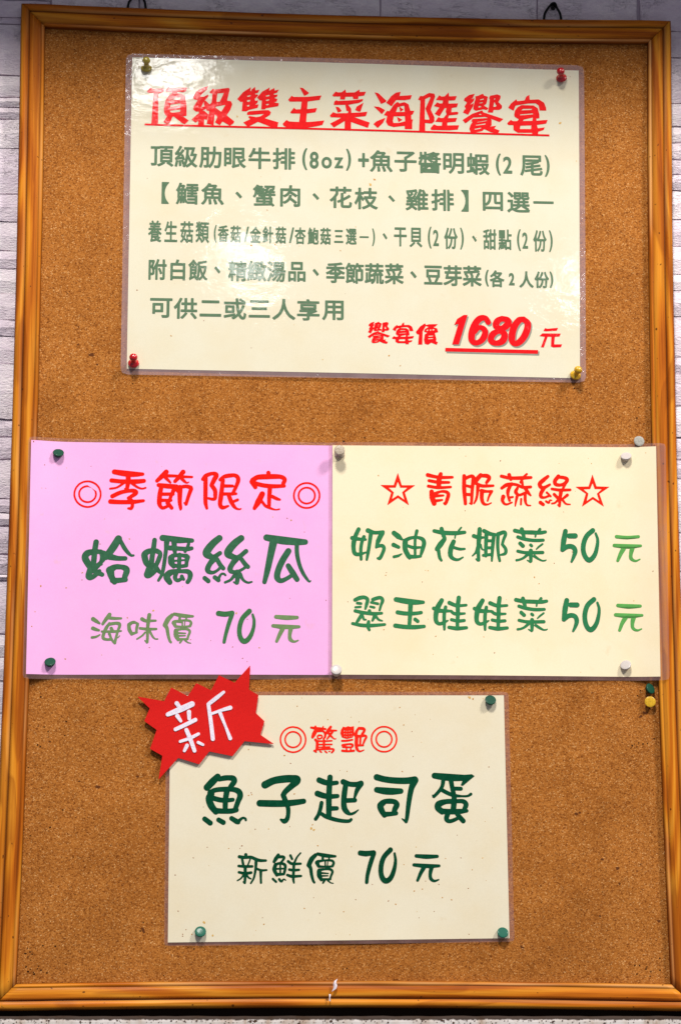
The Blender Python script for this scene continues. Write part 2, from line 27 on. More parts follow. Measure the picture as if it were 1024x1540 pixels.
 ('D', 'dish_name'): 'S1636,1713,27 1592,1670,31 1548,1623,29|S1651,1692,19 1690,1702,23 1734,1705,22 1769,1698,25 1777,1676,24 1750,1634,22 1736,1609,21|S1584,1569,28 1567,1530,30 1585,1471,29 1625,1420,25|S1573,1579,22 1617,1601,20 1701,1609,21 1770,1607,21 1815,1590,25 1828,1556,25 1811,1507,22 1792,1453,21|S1625,1428,24 1679,1425,22 1753,1426,22 1797,1436,21|S1716,1599,25 1705,1521,23 1703,1443,22|S1594,1535,21 1663,1518,21 1732,1517,18 1766,1521,17|S1532,1359,21 1579,1325,22|S1649,1352,20 1689,1330,21|S1758,1365,20 1803,1338,22 1815,1333,18|S1818,1343,16 1852,1369,10 1874,1363,10 1878,1351,10#S2037,1648,32 2110,1683,30 2199,1698,32 2269,1701,31 2308,1691,32 2269,1647,27 2210,1593,23 2191,1563,22|S2191,1563,22 2211,1514,22 2233,1455,19 2234,1397,18 2222,1357,20 2202,1344,21 2172,1357,9|S1994,1493,28 2102,1491,29 2201,1492,28 2300,1502,25 2364,1512,22#S2587,1715,23 2582,1644,24 2578,1546,25 2578,1448,24 2578,1384,23|S2495,1690,24 2540,1673,24 2585,1664,20 2644,1669,18|S2481,1577,25 2531,1560,24 2580,1553,21 2650,1557,18|S2591,1452,20 2645,1454,18|S2516,1499,17 2506,1447,17 2489,1398,16 2467,1364,16|S2507,1413,15 2551,1386,18 2630,1360,17 2700,1348,16 2749,1348,15 2767,1360,13|S2699,1677,24 2749,1659,21 2813,1656,22 2850,1666,23|S2850,1660,23 2818,1611,20 2796,1547,11|S2719,1645,22 2710,1586,24 2704,1517,23 2709,1458,25 2729,1426,22 2759,1407,12 2794,1417,11 2828,1442,5|S2724,1520,20 2798,1523,19#S2984,1718,27 3049,1701,26 3139,1691,27 3238,1690,28 3308,1700,28|S3307,1695,32 3278,1624,24 3255,1500,21 3240,1378,17 3232,1346,15|S3232,1346,13 3198,1369,5|S2984,1612,24 3049,1598,25 3113,1596,26 3188,1602,23|S3039,1504,25 3015,1479,28 3024,1440,26 3049,1399,22|S3029,1499,25 3059,1515,21 3128,1514,21 3153,1490,25 3138,1451,23 3128,1419,21|S3049,1406,22 3098,1409,19 3148,1415,18#S3476,1734,25 3541,1722,25 3621,1715,26 3721,1718,26 3791,1731,17|P3789,1748 3817,1733 3716,1649 3700,1656 3716,1693 3696,1725|S3551,1699,18 3541,1645,16 3511,1600,15 3470,1558,14|S3465,1556,10 3458,1570,5|S3536,1615,17 3585,1589,17 3640,1569,16 3710,1562,9 3760,1565,10 3785,1580,13|S3616,1695,21 3626,1636,19 3640,1567,21 3642,1522,24 3634,1444,24|S3635,1626,17 3700,1625,17|S3650,1518,21 3570,1515,21 3510,1492,29 3504,1463,27 3539,1431,25|S3660,1520,17 3720,1518,19 3743,1493,22 3729,1454,19|S3535,1434,24 3619,1431,23 3694,1434,22 3749,1439,15|S3589,1419,22 3576,1370,21 3599,1351,17 3649,1365,16 3684,1385,14|S3664,1414,18 3689,1385,21 3718,1354,21',
 ('D', 'price_line'): 'S1881,1063,14 1882,1043,13|S1827,1046,14 1873,1040,13 1925,1042,13 1971,1023,14 2004,1015,13 2050,1015,10|S1850,1030,11 1861,979,11|S1918,1024,7 1900,979,7|S1822,969,11 1874,965,12 1936,966,11|S1825,917,11 1875,908,12 1927,914,12|S1877,959,14 1878,888,13 1875,830,11|S1872,829,8 1861,838,5|S1865,895,9 1842,866,7 1813,848,6|S1888,898,9 1908,872,8 1927,863,6|S1968,1008,14 1964,940,11 1950,869,9 1926,827,8|S1972,947,10 2012,934,10 2057,936,8|S2008,928,13 2009,870,10 2011,831,10|S2154,1061,14 2135,1032,17 2119,1006,13|S2161,1046,13 2201,1043,12 2193,1019,10 2175,999,9|S2129,973,16 2121,941,17 2143,896,14|S2129,981,13 2168,993,10 2209,980,13 2213,948,12 2202,904,11|S2143,900,14 2202,903,10|S2171,986,8 2172,902,8|S2136,946,8 2201,949,7|S2110,863,10 2137,839,10|S2163,860,11 2182,844,11 2202,861,6 2218,852,5|S2256,1058,11 2270,1029,10|S2341,1079,7 2312,1045,8 2293,1006,10|S2237,1009,12 2267,990,12 2342,990,10|S2247,941,11 2280,936,12 2329,939,10|S2231,896,11 2267,885,13 2346,888,10|S2286,993,12 2282,890,12 2282,858,11 2287,832,8#S2467,1062,16 2434,1028,21 2411,979,20|S2418,969,17 2427,950,15 2434,901,14 2449,848,11 2458,835,10|S2485,1072,13 2533,1058,13 2580,1051,11 2634,1053,10|S2528,1043,11 2528,1019,11|S2582,1043,7 2580,1024,7|S2481,999,19 2493,970,13|S2486,1009,13 2542,1018,8 2604,1017,10 2620,999,11 2611,973,12|S2495,967,11 2552,966,8 2609,969,9|S2549,1014,7 2550,975,7|S2570,1004,5 2568,975,5|S2498,926,20 2500,892,20 2517,858,14|S2496,938,13 2543,945,9 2590,945,11 2610,926,11 2599,892,10 2590,863,10|S2505,914,9 2576,910,5|S2510,889,8 2573,891,5|S2510,862,9 2595,863,8|S2545,855,11 2531,831,8|S2571,853,9 2595,833,5 2618,828,4',
 ('D', 'price_number'): 'S2844,1082,21 2893,1077,23 2959,1086,19|S2959,1078,19 2930,993,19 2905,896,16 2899,839,15|S3099,1109,21 3045,1050,20 3021,977,21 3023,896,21 3054,852,23 3095,868,21 3128,937,18 3142,1018,13 3134,1079,10',
 ('D', 'currency'): 'S3318,1059,15 3404,1050,16 3495,1056,14|S3298,984,14 3388,974,16 3462,975,16 3511,977,12|S3379,958,19 3354,914,16 3328,855,12|S3445,959,19 3435,906,15 3441,869,15 3469,851,11 3507,862,6',
 ('A', 'title'): 'P922,7812 954,7855 972,7842 1079,7847 1070,7819 1043,7803 1024,7803 1025,7513 967,7512 982,7804 936,7804|P1086,7827 1114,7864 1125,7853 1279,7860 1268,7826 1247,7817 1200,7820 1191,7805 1233,7801 1261,7782 1277,7689 1278,7595 1246,7588 1298,7550 1266,7515 1238,7526 1167,7586 1153,7583 1131,7523 1104,7515 1075,7532 1107,7584 1083,7605 1076,7654 1086,7723 1113,7778 1145,7803 1142,7814 1093,7819|H1137,7737 1183,7765 1222,7766 1222,7746|H1131,7695 1223,7712 1223,7692 1131,7670|H1131,7639 1222,7654 1222,7629 1148,7619 1132,7626#P1467,7878 1456,7846 1424,7816 1394,7778 1429,7776 1472,7800 1466,7775 1430,7732 1407,7678 1435,7686 1459,7669 1412,7643 1366,7636 1340,7654 1342,7686 1378,7743 1341,7754 1336,7774 1363,7824 1409,7862|P1434,7737 1448,7740 1484,7704 1491,7665 1464,7645 1435,7693|P1387,7645 1436,7644 1473,7611 1460,7559 1437,7570 1435,7512 1384,7513 1386,7554 1361,7532 1325,7560 1390,7623|P1482,7822 1507,7856 1530,7849 1651,7867 1661,7854 1637,7743 1616,7727 1574,7731 1612,7821 1550,7813 1544,7733 1500,7695 1508,7811 1487,7812|P1500,7724 1569,7733 1639,7745 1672,7741 1685,7714 1668,7660 1636,7607 1599,7594 1589,7638 1628,7708 1537,7688 1531,7637 1521,7511 1461,7525 1484,7645 1463,7650 1477,7694|P1472,7679 1537,7676 1589,7638 1636,7607 1704,7552 1700,7535 1667,7510 1600,7550 1577,7513 1535,7539 1557,7591 1515,7626#P1731,7764 1783,7830 1850,7877 1845,7842 1855,7841 1859,7857 1889,7881 1891,7848 1927,7856 1913,7826 1890,7821 1890,7808 1909,7811 1916,7802 1895,7779 1886,7769 1891,7749 1916,7755 1910,7732 1886,7712 1921,7716 1912,7686 1836,7664 1813,7650 1773,7650 1780,7741 1763,7736|H1818,7796 1848,7805 1851,7795 1834,7788 1818,7787|H1818,7755 1849,7760 1844,7743 1819,7738|H1819,7708 1842,7713 1838,7696 1819,7694|P1909,7782 1955,7840 2020,7878 2013,7846 2062,7876 2062,7850 2101,7861 2086,7833 2056,7822 2058,7810 2091,7814 2086,7796 2058,7781 2089,7772 2082,7749 2054,7739 2103,7731 2096,7705 1985,7683 1982,7673 1947,7672 1951,7758 1933,7755|H1987,7803 2018,7811 2019,7798 1987,7792|H1988,7763 2019,7770 2014,7755 1988,7751|H1988,7722 2015,7727 2010,7713 1988,7711|P1820,7617 1822,7639 1840,7649 1957,7662 2013,7664 2032,7645 2023,7620 1976,7587 2100,7551 2089,7501 2038,7507 1918,7553 1828,7504 1788,7543 1851,7576 1832,7593 1839,7605 1902,7595 1939,7603 1976,7631 1864,7617#P2292,7885 2318,7881 2372,7838 2362,7826 2332,7808|P2187,7767 2218,7805 2236,7794 2356,7798 2484,7814 2468,7774 2361,7756 2348,7559 2399,7563 2511,7578 2493,7536 2423,7519 2348,7508 2175,7508 2147,7522 2140,7539 2173,7575 2196,7561 2287,7558 2309,7754 2202,7751|P2207,7649 2239,7692 2256,7677 2356,7681 2445,7694 2431,7655 2352,7642 2216,7639#P2584,7820 2614,7855 2635,7847 2668,7849 2701,7877 2706,7847 2785,7851 2828,7880 2828,7856 2884,7860 2870,7825 2818,7816 2814,7791 2771,7790 2769,7812 2699,7809 2696,7783 2654,7783 2656,7811 2596,7809|P2597,7729 2603,7761 2619,7772 2636,7766 2757,7775 2861,7790 2854,7772 2823,7754 2729,7734|P2612,7714 2640,7708 2666,7676 2659,7666 2634,7659|P2701,7734 2725,7732 2753,7696 2753,7656 2837,7662 2898,7671 2884,7630 2776,7617 2919,7569 2903,7520 2751,7572 2751,7499 2695,7497 2697,7581 2599,7516 2566,7551 2669,7610 2571,7612 2563,7627 2591,7659 2617,7648 2725,7653 2729,7673 2711,7677|P2863,7755 2835,7671 2818,7672 2790,7687 2804,7717#P2966,7857 2997,7850 3070,7780 3063,7768 3023,7750|P2959,7723 3006,7719 3057,7691 3030,7653|P3060,7617 3039,7570 2992,7521 2955,7556 2983,7583|P3070,7761 3114,7824 3157,7859 3199,7868 3187,7828 3300,7839 3286,7801 3232,7791 3159,7791 3117,7730|P3048,7644 3077,7684 3098,7680 3138,7745 3171,7771 3189,7757 3232,7771 3269,7753 3286,7690 3321,7691 3309,7661 3293,7650 3295,7606 3309,7609 3302,7577 3302,7518 3238,7517 3236,7548 3137,7533 3086,7547 3067,7581 3079,7637|H3156,7675 3173,7724 3232,7739 3236,7678|P3187,7727 3225,7700 3196,7681|H3137,7634 3237,7639 3240,7590 3184,7573 3133,7571 3128,7592|P3168,7628 3213,7604 3180,7581#P3358,7798 3377,7834 3400,7832 3457,7865 3504,7859 3511,7834 3470,7707 3503,7636 3503,7597 3479,7576 3419,7580 3419,7506 3366,7504 3379,7793|H3420,7804 3462,7828 3469,7820 3423,7715 3458,7625 3456,7610 3416,7612|P3520,7802 3549,7845 3570,7833 3598,7836 3634,7874 3638,7837 3707,7842 3692,7804 3633,7799 3632,7768 3718,7773 3708,7738 3661,7729 3656,7687 3710,7693 3722,7684 3715,7669 3635,7657 3625,7629 3708,7634 3696,7599 3620,7590 3619,7560 3726,7565 3714,7525 3634,7516 3474,7515 3470,7532 3500,7568 3526,7555 3571,7556 3576,7591 3512,7594 3541,7638 3559,7628 3588,7631 3616,7669 3607,7693 3616,7725 3598,7727 3550,7647 3508,7668 3551,7729 3501,7742 3530,7778 3551,7767 3579,7769 3584,7797#P3870,7869 3853,7831 3825,7810 3867,7826 3860,7801 3817,7753 3858,7779 3855,7752 3809,7669 3765,7688 3777,7715 3791,7720 3779,7747 3801,7783 3794,7792 3773,7802 3780,7824 3820,7855|P3877,7844 3905,7852 3946,7872 3955,7855 3990,7844 3976,7780 3952,7759 3992,7736 3980,7718 3951,7725 3881,7709 3857,7722 3862,7762 3879,7822|H3917,7817 3955,7829 3952,7816 3919,7810|H3909,7784 3945,7794 3943,7784 3909,7779|H3904,7753 3919,7757 3933,7746 3904,7738|P4002,7832 4012,7855 4076,7869 4106,7858 4104,7833 4084,7797 4117,7764 4115,7739 4093,7723 4041,7722 4034,7696 3989,7696 4001,7751 4009,7820|H4043,7811 4052,7836 4059,7826|H4039,7749 4047,7799 4070,7762 4058,7750|P3760,7616 3847,7677 3937,7712 3946,7695 4128,7636 4094,7607 4017,7637 3965,7653 3856,7643 3785,7586|H3904,7674 3918,7682 3934,7675 3923,7668|P3840,7606 3849,7628 3998,7642 4021,7628 4021,7573 3997,7558 4061,7569 4044,7544 4093,7526 4077,7498 4015,7509 3954,7537 3935,7517 3869,7503 3832,7504 3820,7534 3832,7573 3851,7601|H3889,7602 3983,7624 3979,7613 3891,7597|H3877,7574 3971,7592 3964,7579 3879,7567|H3867,7537 3929,7551 3924,7539 3869,7527#P4175,7745 4201,7786 4249,7827 4256,7809 4325,7819 4340,7854 4368,7873 4370,7826 4453,7832 4500,7803 4518,7754 4520,7728 4461,7728 4452,7777 4424,7796 4358,7792 4241,7769 4222,7719|P4229,7682 4238,7722 4262,7752 4296,7773 4405,7772 4442,7747 4456,7688 4456,7653 4427,7650 4429,7627 4531,7638 4516,7603 4433,7589 4440,7555 4504,7566 4491,7541 4444,7525 4441,7497 4391,7496 4389,7513 4259,7510 4222,7534 4220,7581 4173,7582 4164,7597 4197,7630 4214,7618 4256,7619 4271,7639 4233,7660|H4290,7723 4310,7739 4395,7742 4385,7730|H4281,7685 4401,7699 4399,7688 4283,7675|H4306,7622 4313,7636 4398,7659 4393,7625|H4276,7545 4284,7577 4383,7583 4380,7547',
 ('A', 'price_label'): 'P2962,5716 2954,5697 2939,5686 2961,5694 2957,5681 2935,5656 2956,5669 2955,5655 2931,5611 2908,5621 2914,5636 2922,5638 2915,5653 2926,5671 2923,5676 2912,5681 2915,5693 2936,5709|P2966,5703 2981,5708 3002,5718 3007,5709 3026,5703 3018,5669 3006,5658 3027,5646 3021,5636 3006,5640 2969,5632 2956,5639 2959,5660 2967,5692|H2987,5689 3007,5695 3006,5688 2988,5685|H2983,5671 3002,5677 3001,5671 2983,5669|H2981,5655 2988,5657 2996,5652 2981,5647|P3032,5697 3037,5709 3070,5716 3086,5710 3085,5697 3075,5678 3092,5660 3091,5647 3080,5639 3053,5638 3049,5624 3026,5625 3032,5654 3035,5690|H3053,5685 3058,5699 3061,5693|H3052,5653 3055,5679 3068,5659 3061,5653|P2905,5583 2951,5615 2998,5633 3003,5624 3099,5592 3081,5577 3040,5593 3013,5602 2956,5597 2919,5567|H2981,5613 2988,5617 2997,5614 2991,5610|P2948,5577 2952,5589 3030,5596 3043,5588 3043,5559 3030,5551 3064,5557 3055,5544 3081,5534 3072,5519 3040,5525 3008,5540 2998,5530 2964,5523 2944,5524 2938,5539 2944,5560 2954,5575|H2974,5575 3023,5587 3021,5580 2975,5573|H2967,5561 3017,5569 3013,5563 2969,5557|H2962,5541 2995,5548 2992,5541 2964,5536#P3124,5650 3138,5671 3163,5692 3166,5683 3202,5688 3210,5706 3224,5716 3226,5691 3269,5694 3294,5679 3303,5653 3305,5640 3274,5640 3269,5666 3254,5676 3219,5674 3159,5662 3149,5636|P3153,5617 3158,5638 3170,5653 3187,5664 3244,5663 3264,5650 3271,5619 3272,5601 3256,5599 3258,5587 3311,5593 3303,5574 3260,5567 3264,5550 3297,5555 3291,5542 3266,5534 3265,5519 3239,5519 3238,5528 3170,5527 3150,5539 3149,5564 3124,5565 3119,5572 3136,5589 3145,5583 3167,5583 3175,5594 3155,5605|H3185,5638 3195,5646 3239,5647 3234,5641|H3180,5618 3243,5625 3242,5619 3181,5613|H3193,5585 3197,5592 3241,5604 3239,5586|H3178,5545 3182,5562 3234,5565 3233,5545#P3330,5631 3368,5682 3410,5711 3420,5693 3389,5639 3385,5518 3350,5518 3358,5610 3340,5613|P3413,5693 3445,5703 3521,5706 3503,5686 3479,5678 3517,5667 3526,5635 3496,5626 3510,5570 3506,5549 3523,5542 3513,5519 3465,5538 3437,5518 3409,5526 3402,5561 3410,5611 3434,5627 3403,5636 3410,5658 3444,5680|H3425,5654 3441,5658 3437,5644 3424,5641|H3453,5658 3465,5660 3464,5646 3453,5644|H3476,5661 3491,5663 3496,5650 3477,5647|H3441,5600 3482,5603 3482,5594 3441,5590|H3437,5576 3482,5580 3482,5571 3437,5567',
 ('A', 'price_shadow'): 'P3683,5690 3709,5744 3767,5781 3799,5781 3719,5513 3663,5512 3720,5700|S3984,5720,24 3958,5757,24 3905,5748,29 3859,5681,31 3835,5598,31 3844,5541,26 3892,5532,24 3944,5582,29 3951,5648,26 3905,5670,21 3864,5628,19|S4108,5758,24 4067,5733,29 4053,5691,29 4090,5664,24 4142,5687,31 4163,5735,29 4108,5758,24|S4084,5644,21 4026,5613,29 4008,5554,28 4054,5531,24 4112,5556,31 4126,5615,29 4084,5644,21|S4300,5755,24 4336,5714,29 4315,5619,31 4262,5546,29 4210,5531,24 4193,5581,31 4212,5676,31 4259,5743,29 4300,5755,24|P3601,5478 4426,5475 4423,5440 3601,5445',
 ('A', 'price_number'): 'P3672,5704 3698,5758 3756,5795 3788,5795 3708,5526 3652,5525 3709,5714|S3973,5733,24 3947,5771,24 3894,5762,29 3847,5695,31 3824,5612,31 3832,5555,26 3881,5546,24 3933,5596,29 3940,5661,26 3894,5684,21 3853,5642,19|S4097,5771,24 4056,5747,29 4042,5705,29 4079,5678,24 4131,5701,31 4151,5749,29 4097,5771,24|S4073,5658,21 4015,5627,29 3997,5567,28 4043,5544,24 4101,5569,31 4115,5629,29 4073,5658,21|S4289,5769,24 4325,5728,29 4304,5633,31 4251,5560,29 4199,5545,24 4182,5595,31 4201,5690,31 4248,5757,29 4289,5769,24',
 ('A', 'underline'): 'P3590,5492 4415,5488 4412,5454 3589,5459#P907,7512 4545,7500 4546,7482 907,7494',
 ('A', 'currency'): 'P4467,5665 4479,5689 4502,5684 4595,5694 4583,5670 4490,5662|P4431,5617 4455,5641 4618,5642 4606,5617 4565,5614 4558,5542 4628,5544 4619,5520 4552,5516 4531,5524 4536,5613 4501,5613 4465,5514 4442,5516 4478,5612',
 ('E', 'brush_strokes'): 'S1281,2329,18 1299,2305,17|S1208,2234,18 1309,2276,25 1410,2323,24|S1288,2222,18 1318,2179,13|S1386,2257,18 1389,2199,15|S1275,2108,16 1359,2148,17 1441,2190,17|S1367,2104,17 1403,2022,18 1438,1929,16|S1316,2006,12 1397,2034,14 1469,2071,13|S1468,1999,13 1509,1980,11|S1374,1972,16 1353,1928,13|S1678,2427,12 1622,2381,17 1550,2324,16|S1550,2317,15 1573,2169,17 1591,2029,17|S1581,2244,11 1660,2273,13 1735,2295,18|S1651,2247,15 1698,2134,11 1738,2035,16',
}
PRINTED = {
 'line1': '頂1069,7209,192,198 級1282,7210,192,198 肋1498,7210,192,199 眼1717,7209,193,199 牛1936,7210,193,199 排2153,7210,193,199 (2339,7211,45,205 82423,7203,82,160 o2535,7182,93,109 z2643,7183,78,102 )2731,7214,45,205 +2865,7214,97,133 魚3024,7208,194,199 子3242,7209,195,200 醬3460,7206,195,200 明3675,7204,195,200 蝦3895,7203,195,200 (4079,7204,45,206 24163,7200,83,161 尾4378,7201,196,200 )4521,7201,45,206',
 'line2': '【1103,6867,66,203 鱈1297,6865,192,197 魚1522,6867,192,197 、1754,6862,59,62 蟹1980,6862,192,197 肉2212,6863,193,198 、2440,6863,59,62 花2663,6860,193,198 枝2889,6854,194,198 、3117,6859,60,62 雞3344,6854,194,198 排3574,6856,194,198 】3774,6855,67,204 四4026,6855,195,199 選4257,6852,195,199 一4482,6855,184,23',
 'line3': '養1018,6510,110,198 生1159,6510,110,198 菇1299,6509,110,198 類1437,6510,110,198 (1551,6499,26,163 香1621,6501,88,154 菇1731,6499,88,154 /1827,6499,44,144 金1906,6497,88,154 針2017,6498,89,154 菇2131,6498,89,154 /2227,6499,44,144 杏2303,6495,89,154 鮑2418,6495,89,154 菇2528,6496,89,154 三2645,6496,81,119 選2756,6497,89,154 一2871,6495,82,15 )2955,6495,26,164 、3057,6507,41,58 干3194,6504,111,189 貝3333,6502,112,189 (3456,6504,33,203 23512,6502,52,151 份3646,6501,112,199 )3745,6501,34,203 、3857,6503,41,58 甜3995,6499,112,190 點4131,6500,112,190 (4256,6499,34,203 24312,6496,52,151 份4445,6495,112,200 )4543,6495,34,203',
 'line4': '附1048,6159,157,187 白1226,6159,157,187 飯1403,6161,157,187 、1574,6165,55,65 精1752,6159,158,187 緻1922,6162,158,187 湯2093,6160,158,187 品2276,6162,158,187 、2443,6160,55,65 季2617,6161,159,188 節2786,6159,159,188 蔬2962,6159,159,188 菜3138,6161,159,188 、3310,6157,56,65 豆3486,6157,160,188 芽3659,6156,160,188 菜3833,6156,160,188 (3965,6140,33,154 各4056,6136,119,150 24187,6135,52,115 人4319,6134,119,150 份4457,6134,119,150 )4543,6136,34,154',
 'line5': '可1086,5809,193,189 供1299,5809,193,189 二1518,5812,190,148 或1734,5812,194,190 三1948,5816,187,159 人2164,5815,194,190 享2379,5815,195,190 用2596,5814,195,190',
}
PAPER_A = [(78.4, 813.9), (482.4, 812.1), (478.5, 523.9), (79.6, 525.4)]
FILM_A = [(72.8, 817.4), (487.4, 817.3), (483.8, 520.0), (74.3, 520.2)]
PAPER_B = [(-0.8, 458.9), (259.9, 459.4), (260.0, 258.6), (0.8, 256.3)]
FILM_B = [(-3.2, 462.0), (263.0, 462.1), (263.1, 254.5), (-2.0, 252.4)]
PAPER_C = [(259.7, 459.5), (543.6, 462.0), (542.6, 259.2), (260.0, 258.8)]
FILM_C = [(256.5, 462.6), (552.0, 464.9), (550.2, 256.0), (256.8, 255.0)]
PAPER_D = [(122.7, 239.9), (407.6, 242.3), (410.1, 37.8), (124.1, 33.7)]
FILM_D = [(119.1, 243.0), (411.7, 245.5), (414.3, 34.8), (121.0, 30.7)]
BADGE = [(95.1, 238.2), (117.5, 234.5), (123.3, 246.1), (137.4, 238.9), (144.5, 250.0), (157.1, 244.0), (163.6, 256.8), (176.9, 250.6), (189.9, 265.4), (189.1, 244.9), (197.2, 240.3), (195.1, 225.2), (202.5, 218.3), (199.3, 206.7), (210.5, 199.2), (185.9, 201.4), (175.9, 188.7), (156.2, 192.5), (147.9, 181.6), (130.1, 186.9), (114.1, 168.8), (116.9, 188.6), (106.4, 194.3), (111.7, 210.3), (101.1, 217.7), (105.5, 228.4)]
EDGE_LEFT = [(0.2, 839.4), (3.0, 652.6), (3.7, 472.4), (2.9, 253.0), (1.9, 152.3), (-0.2, -0.3)]
EDGE_RIGHT = [(546.1, 839.4), (542.3, 652.2), (541.1, 481.2), (542.2, 212.2), (544.5, 44.2), (545.9, 0.3)]
EDGE_TOP = [(0.2, 839.4), (30.8, 838.6), (222.0, 836.5), (415.4, 836.8), (546.1, 839.4)]
EDGE_BOTTOM = [(-0.2, -0.3), (52.0, -0.1), (227.9, 2.7), (316.7, 2.8), (486.8, 0.8), (545.9, 0.3)]
WALL_LEFT = [893.5, 869.1, 851.9, 845.5, 796.7, 776.0, 766.6, 755.3, 727.8, 685.1, 659.8, 632.9, 616.4, 593.3, 569.7, 554.6, 529.4, 480.0, 464.6, 444.5, 409.3, 397.0, 385.9, 361.0, 343.6, 337.8, 291.9, 271.9, 251.5, 224.4, 183.4, 152.7, 119.5, 97.4, 53.7, 21.1, -11.2, -26.3, -54.0]
WALL_RIGHT = [911.8, 888.2, 855.0, 829.8, 785.4, 763.7, 748.4, 731.9, 717.3, 702.1, 675.1, 650.1, 623.9, 608.4, 584.3, 546.9, 531.0, 501.8, 472.8, 453.5, 435.5, 387.9, 352.4, 323.0, 293.8, 247.5, 213.0, 167.4, 139.1, 99.8, 49.7, 16.5, -10.9, -26.2, -54.5]
WALL_TOP = [-6.1, 83.6, 302.3, 446.5, 539.5, 614.4]
PINS = [
 ('b', 'olive', (91.4, -10.8, 807.5), (91.3, -3.2, 803.3), 'olive yellow push pin at the upper left corner of the big menu sheet'),
 ('b', 'red', (464.3, -10.8, 807.2), (466.2, -3.2, 804.2), 'glossy red push pin at the upper right corner of the big menu sheet'),
 ('b', 'red', (85.6, -10.8, 533.5), (85.5, -3.2, 530.3), 'dark red push pin at the lower left corner of the big menu sheet'),
 ('b', 'yellow', (475.4, -10.8, 529.2), (474.3, -3.2, 526.4), 'mustard yellow push pin at the lower right corner of the big menu sheet'),
 ('s', 'green', (22.6, -4.2, 448.7), (22.4, -2.6, 447.4), 'dark green round pin in the upper left of the pink notice'),
 ('s', 'green', (20.5, -4.2, 267.1), (20.6, -2.6, 265.9), 'dark green round pin in the lower left of the pink notice'),
 ('p', 'beige', (265.3, -11.0, 453.1), (265.8, -3.2, 452.0), 'scratched beige pin where pink and cream notices meet at the top'),
 ('m', 'white', (263.2, -8.5, 262.4), (263.5, -3.2, 260.2), 'off white pin where pink and cream notices meet at the bottom'),
 ('s', 'grey', (529.4, -4.2, 467.1), (529.3, -2.6, 466.9), 'dull grey pin on the cork above the cream vegetable notice'),
 ('s', 'white', (517.3, -4.2, 453.4), (517.7, -2.6, 452.1), 'white pin in the upper right corner of the cream vegetable notice'),
 ('s', 'white', (513.0, -4.2, 269.2), (513.7, -2.6, 268.3), 'white pin in the lower right corner of the cream vegetable notice'),
 ('s', 'green', (534.3, -4.2, 249.0), (533.2, -2.6, 248.4), 'spare dark green pin on the cork directly above the yellow one'),
 ('s', 'yellow', (533.7, -4.2, 237.6), (533.8, -2.6, 237.5), 'worn yellow pin on the cork directly under a green pin'),
 ('s', 'green', (395.8, -4.2, 238.1), (395.7, -2.6, 237.2), 'dark green pin at the upper right corner of the lower cream notice'),
 ('s', 'teal', (151.0, -4.2, 42.7), (151.0, -2.6, 41.9), 'bright green pin at the lower left corner of the lower cream notice'),
 ('s', 'teal', (404.2, -4.2, 42.5), (404.1, -2.6, 41.7), 'bright green pin at the lower right corner of the lower cream notice'),
]
HOLES = [(8.1, 28.8), (7.1, 24.5), (8.8, 21.8), (12.1, 23.9), (10.4, 25.8), (20.7, 31.0), (31.1, 30.5), (6.0, 24.5), (11.1, 19.1), (7.4, 13.7), (10.8, 11.5), (9.2, 9.9), (13.6, 9.1), (17.8, 14.2), (16.8, 12.1), (19.6, 11.0), (24.8, 8.8), (14.2, 7.7), (516.2, 15.5), (520.2, 15.5), (526.4, 14.4), (525.5, 12.7), (529.7, 10.6), (537.4, 11.7), (537.6, 21.5), (529.0, 6.7), (517.8, 8.4), (13.1, 237.8), (35.0, 217.1), (16.6, 212.4), (20.1, 208.5), (13.8, 195.6), (11.5, 197.2), (22.0, 200.1), (34.2, 205.3), (518.1, 200.4), (519.9, 201.6), (522.1, 199.3), (523.9, 202.7), (527.4, 201.6), (531.4, 202.2), (537.3, 206.2), (516.9, 198.1), (530.7, 498.7), (528.7, 489.0), (269.4, 463.9), (287.7, 467.4), (390.5, 247.6), (85.0, 512.4), (526.1, 247.7), (523.7, 243.3), (534.4, 232.0), (473.4, 515.0), (223.1, 2.0), (121.3, 6.8), (145.8, 28.5), (383.0, 177.4), (24.0, 128.3), (7.6, 121.1), (34.2, 142.8), (40.3, 15.9), (270.3, 12.4), (273.7, 13.0), (101.3, 43.1), (103.4, 50.2)]
SPLATS = [(103.5, 43.6, 1.6, 3.2), (48.5, 538.1, 3, 2.4), (53.9, 529.2, 1.6, 1.2), (36.7, 546.9, 1.4, 1), (381.2, 106.2, 2, 1.4), (384.0, 104.5, 1.5, 1.2), (421.1, 30.1, 2, 1), (420.0, 31.2, 1, 1.4), (468.7, 141.8, 2.4, 1.5), (471.6, 143.0, 1.4, 1), (490.3, 103.9, 2, 1.3), (503.2, 96.1, 2.4, 1.6), (504.7, 83.3, 1.3, 1.5), (487.6, 56.1, 1.2, 1.2), (537.5, 52.4, 2.4, 1.5), (530.3, 228.5, 3, 2.2), (525.6, 225.0, 2.5, 1.4), (62.6, 162.4, 3, 1.6), (96.0, 171.0, 1.8, 1.2), (114.1, 129.4, 1.2, 1), (82.6, 220.3, 1.6, 1.2), (47.4, 166.8, 1.5, 1)]
FLECKS_A = [(187.0, 639.7, 1.6), (208.2, 640.8, 1.2), (266.1, 636.5, 1), (146.2, 570.0, 0.8), (117.9, 555.6, 1), (188.0, 546.0, 0.8), (309.2, 541.0, 1.4), (319.2, 532.2, 1.1), (87.1, 596.7, 0.9), (292.7, 698.4, 2.2), (296.3, 703.4, 1.6), (200.8, 672.7, 1), (94.1, 699.9, 0.6), (474.4, 805.8, 0.7), (84.0, 807.0, 0.7), (173.2, 759.9, 2.0), (464.5, 761.0, 2)]
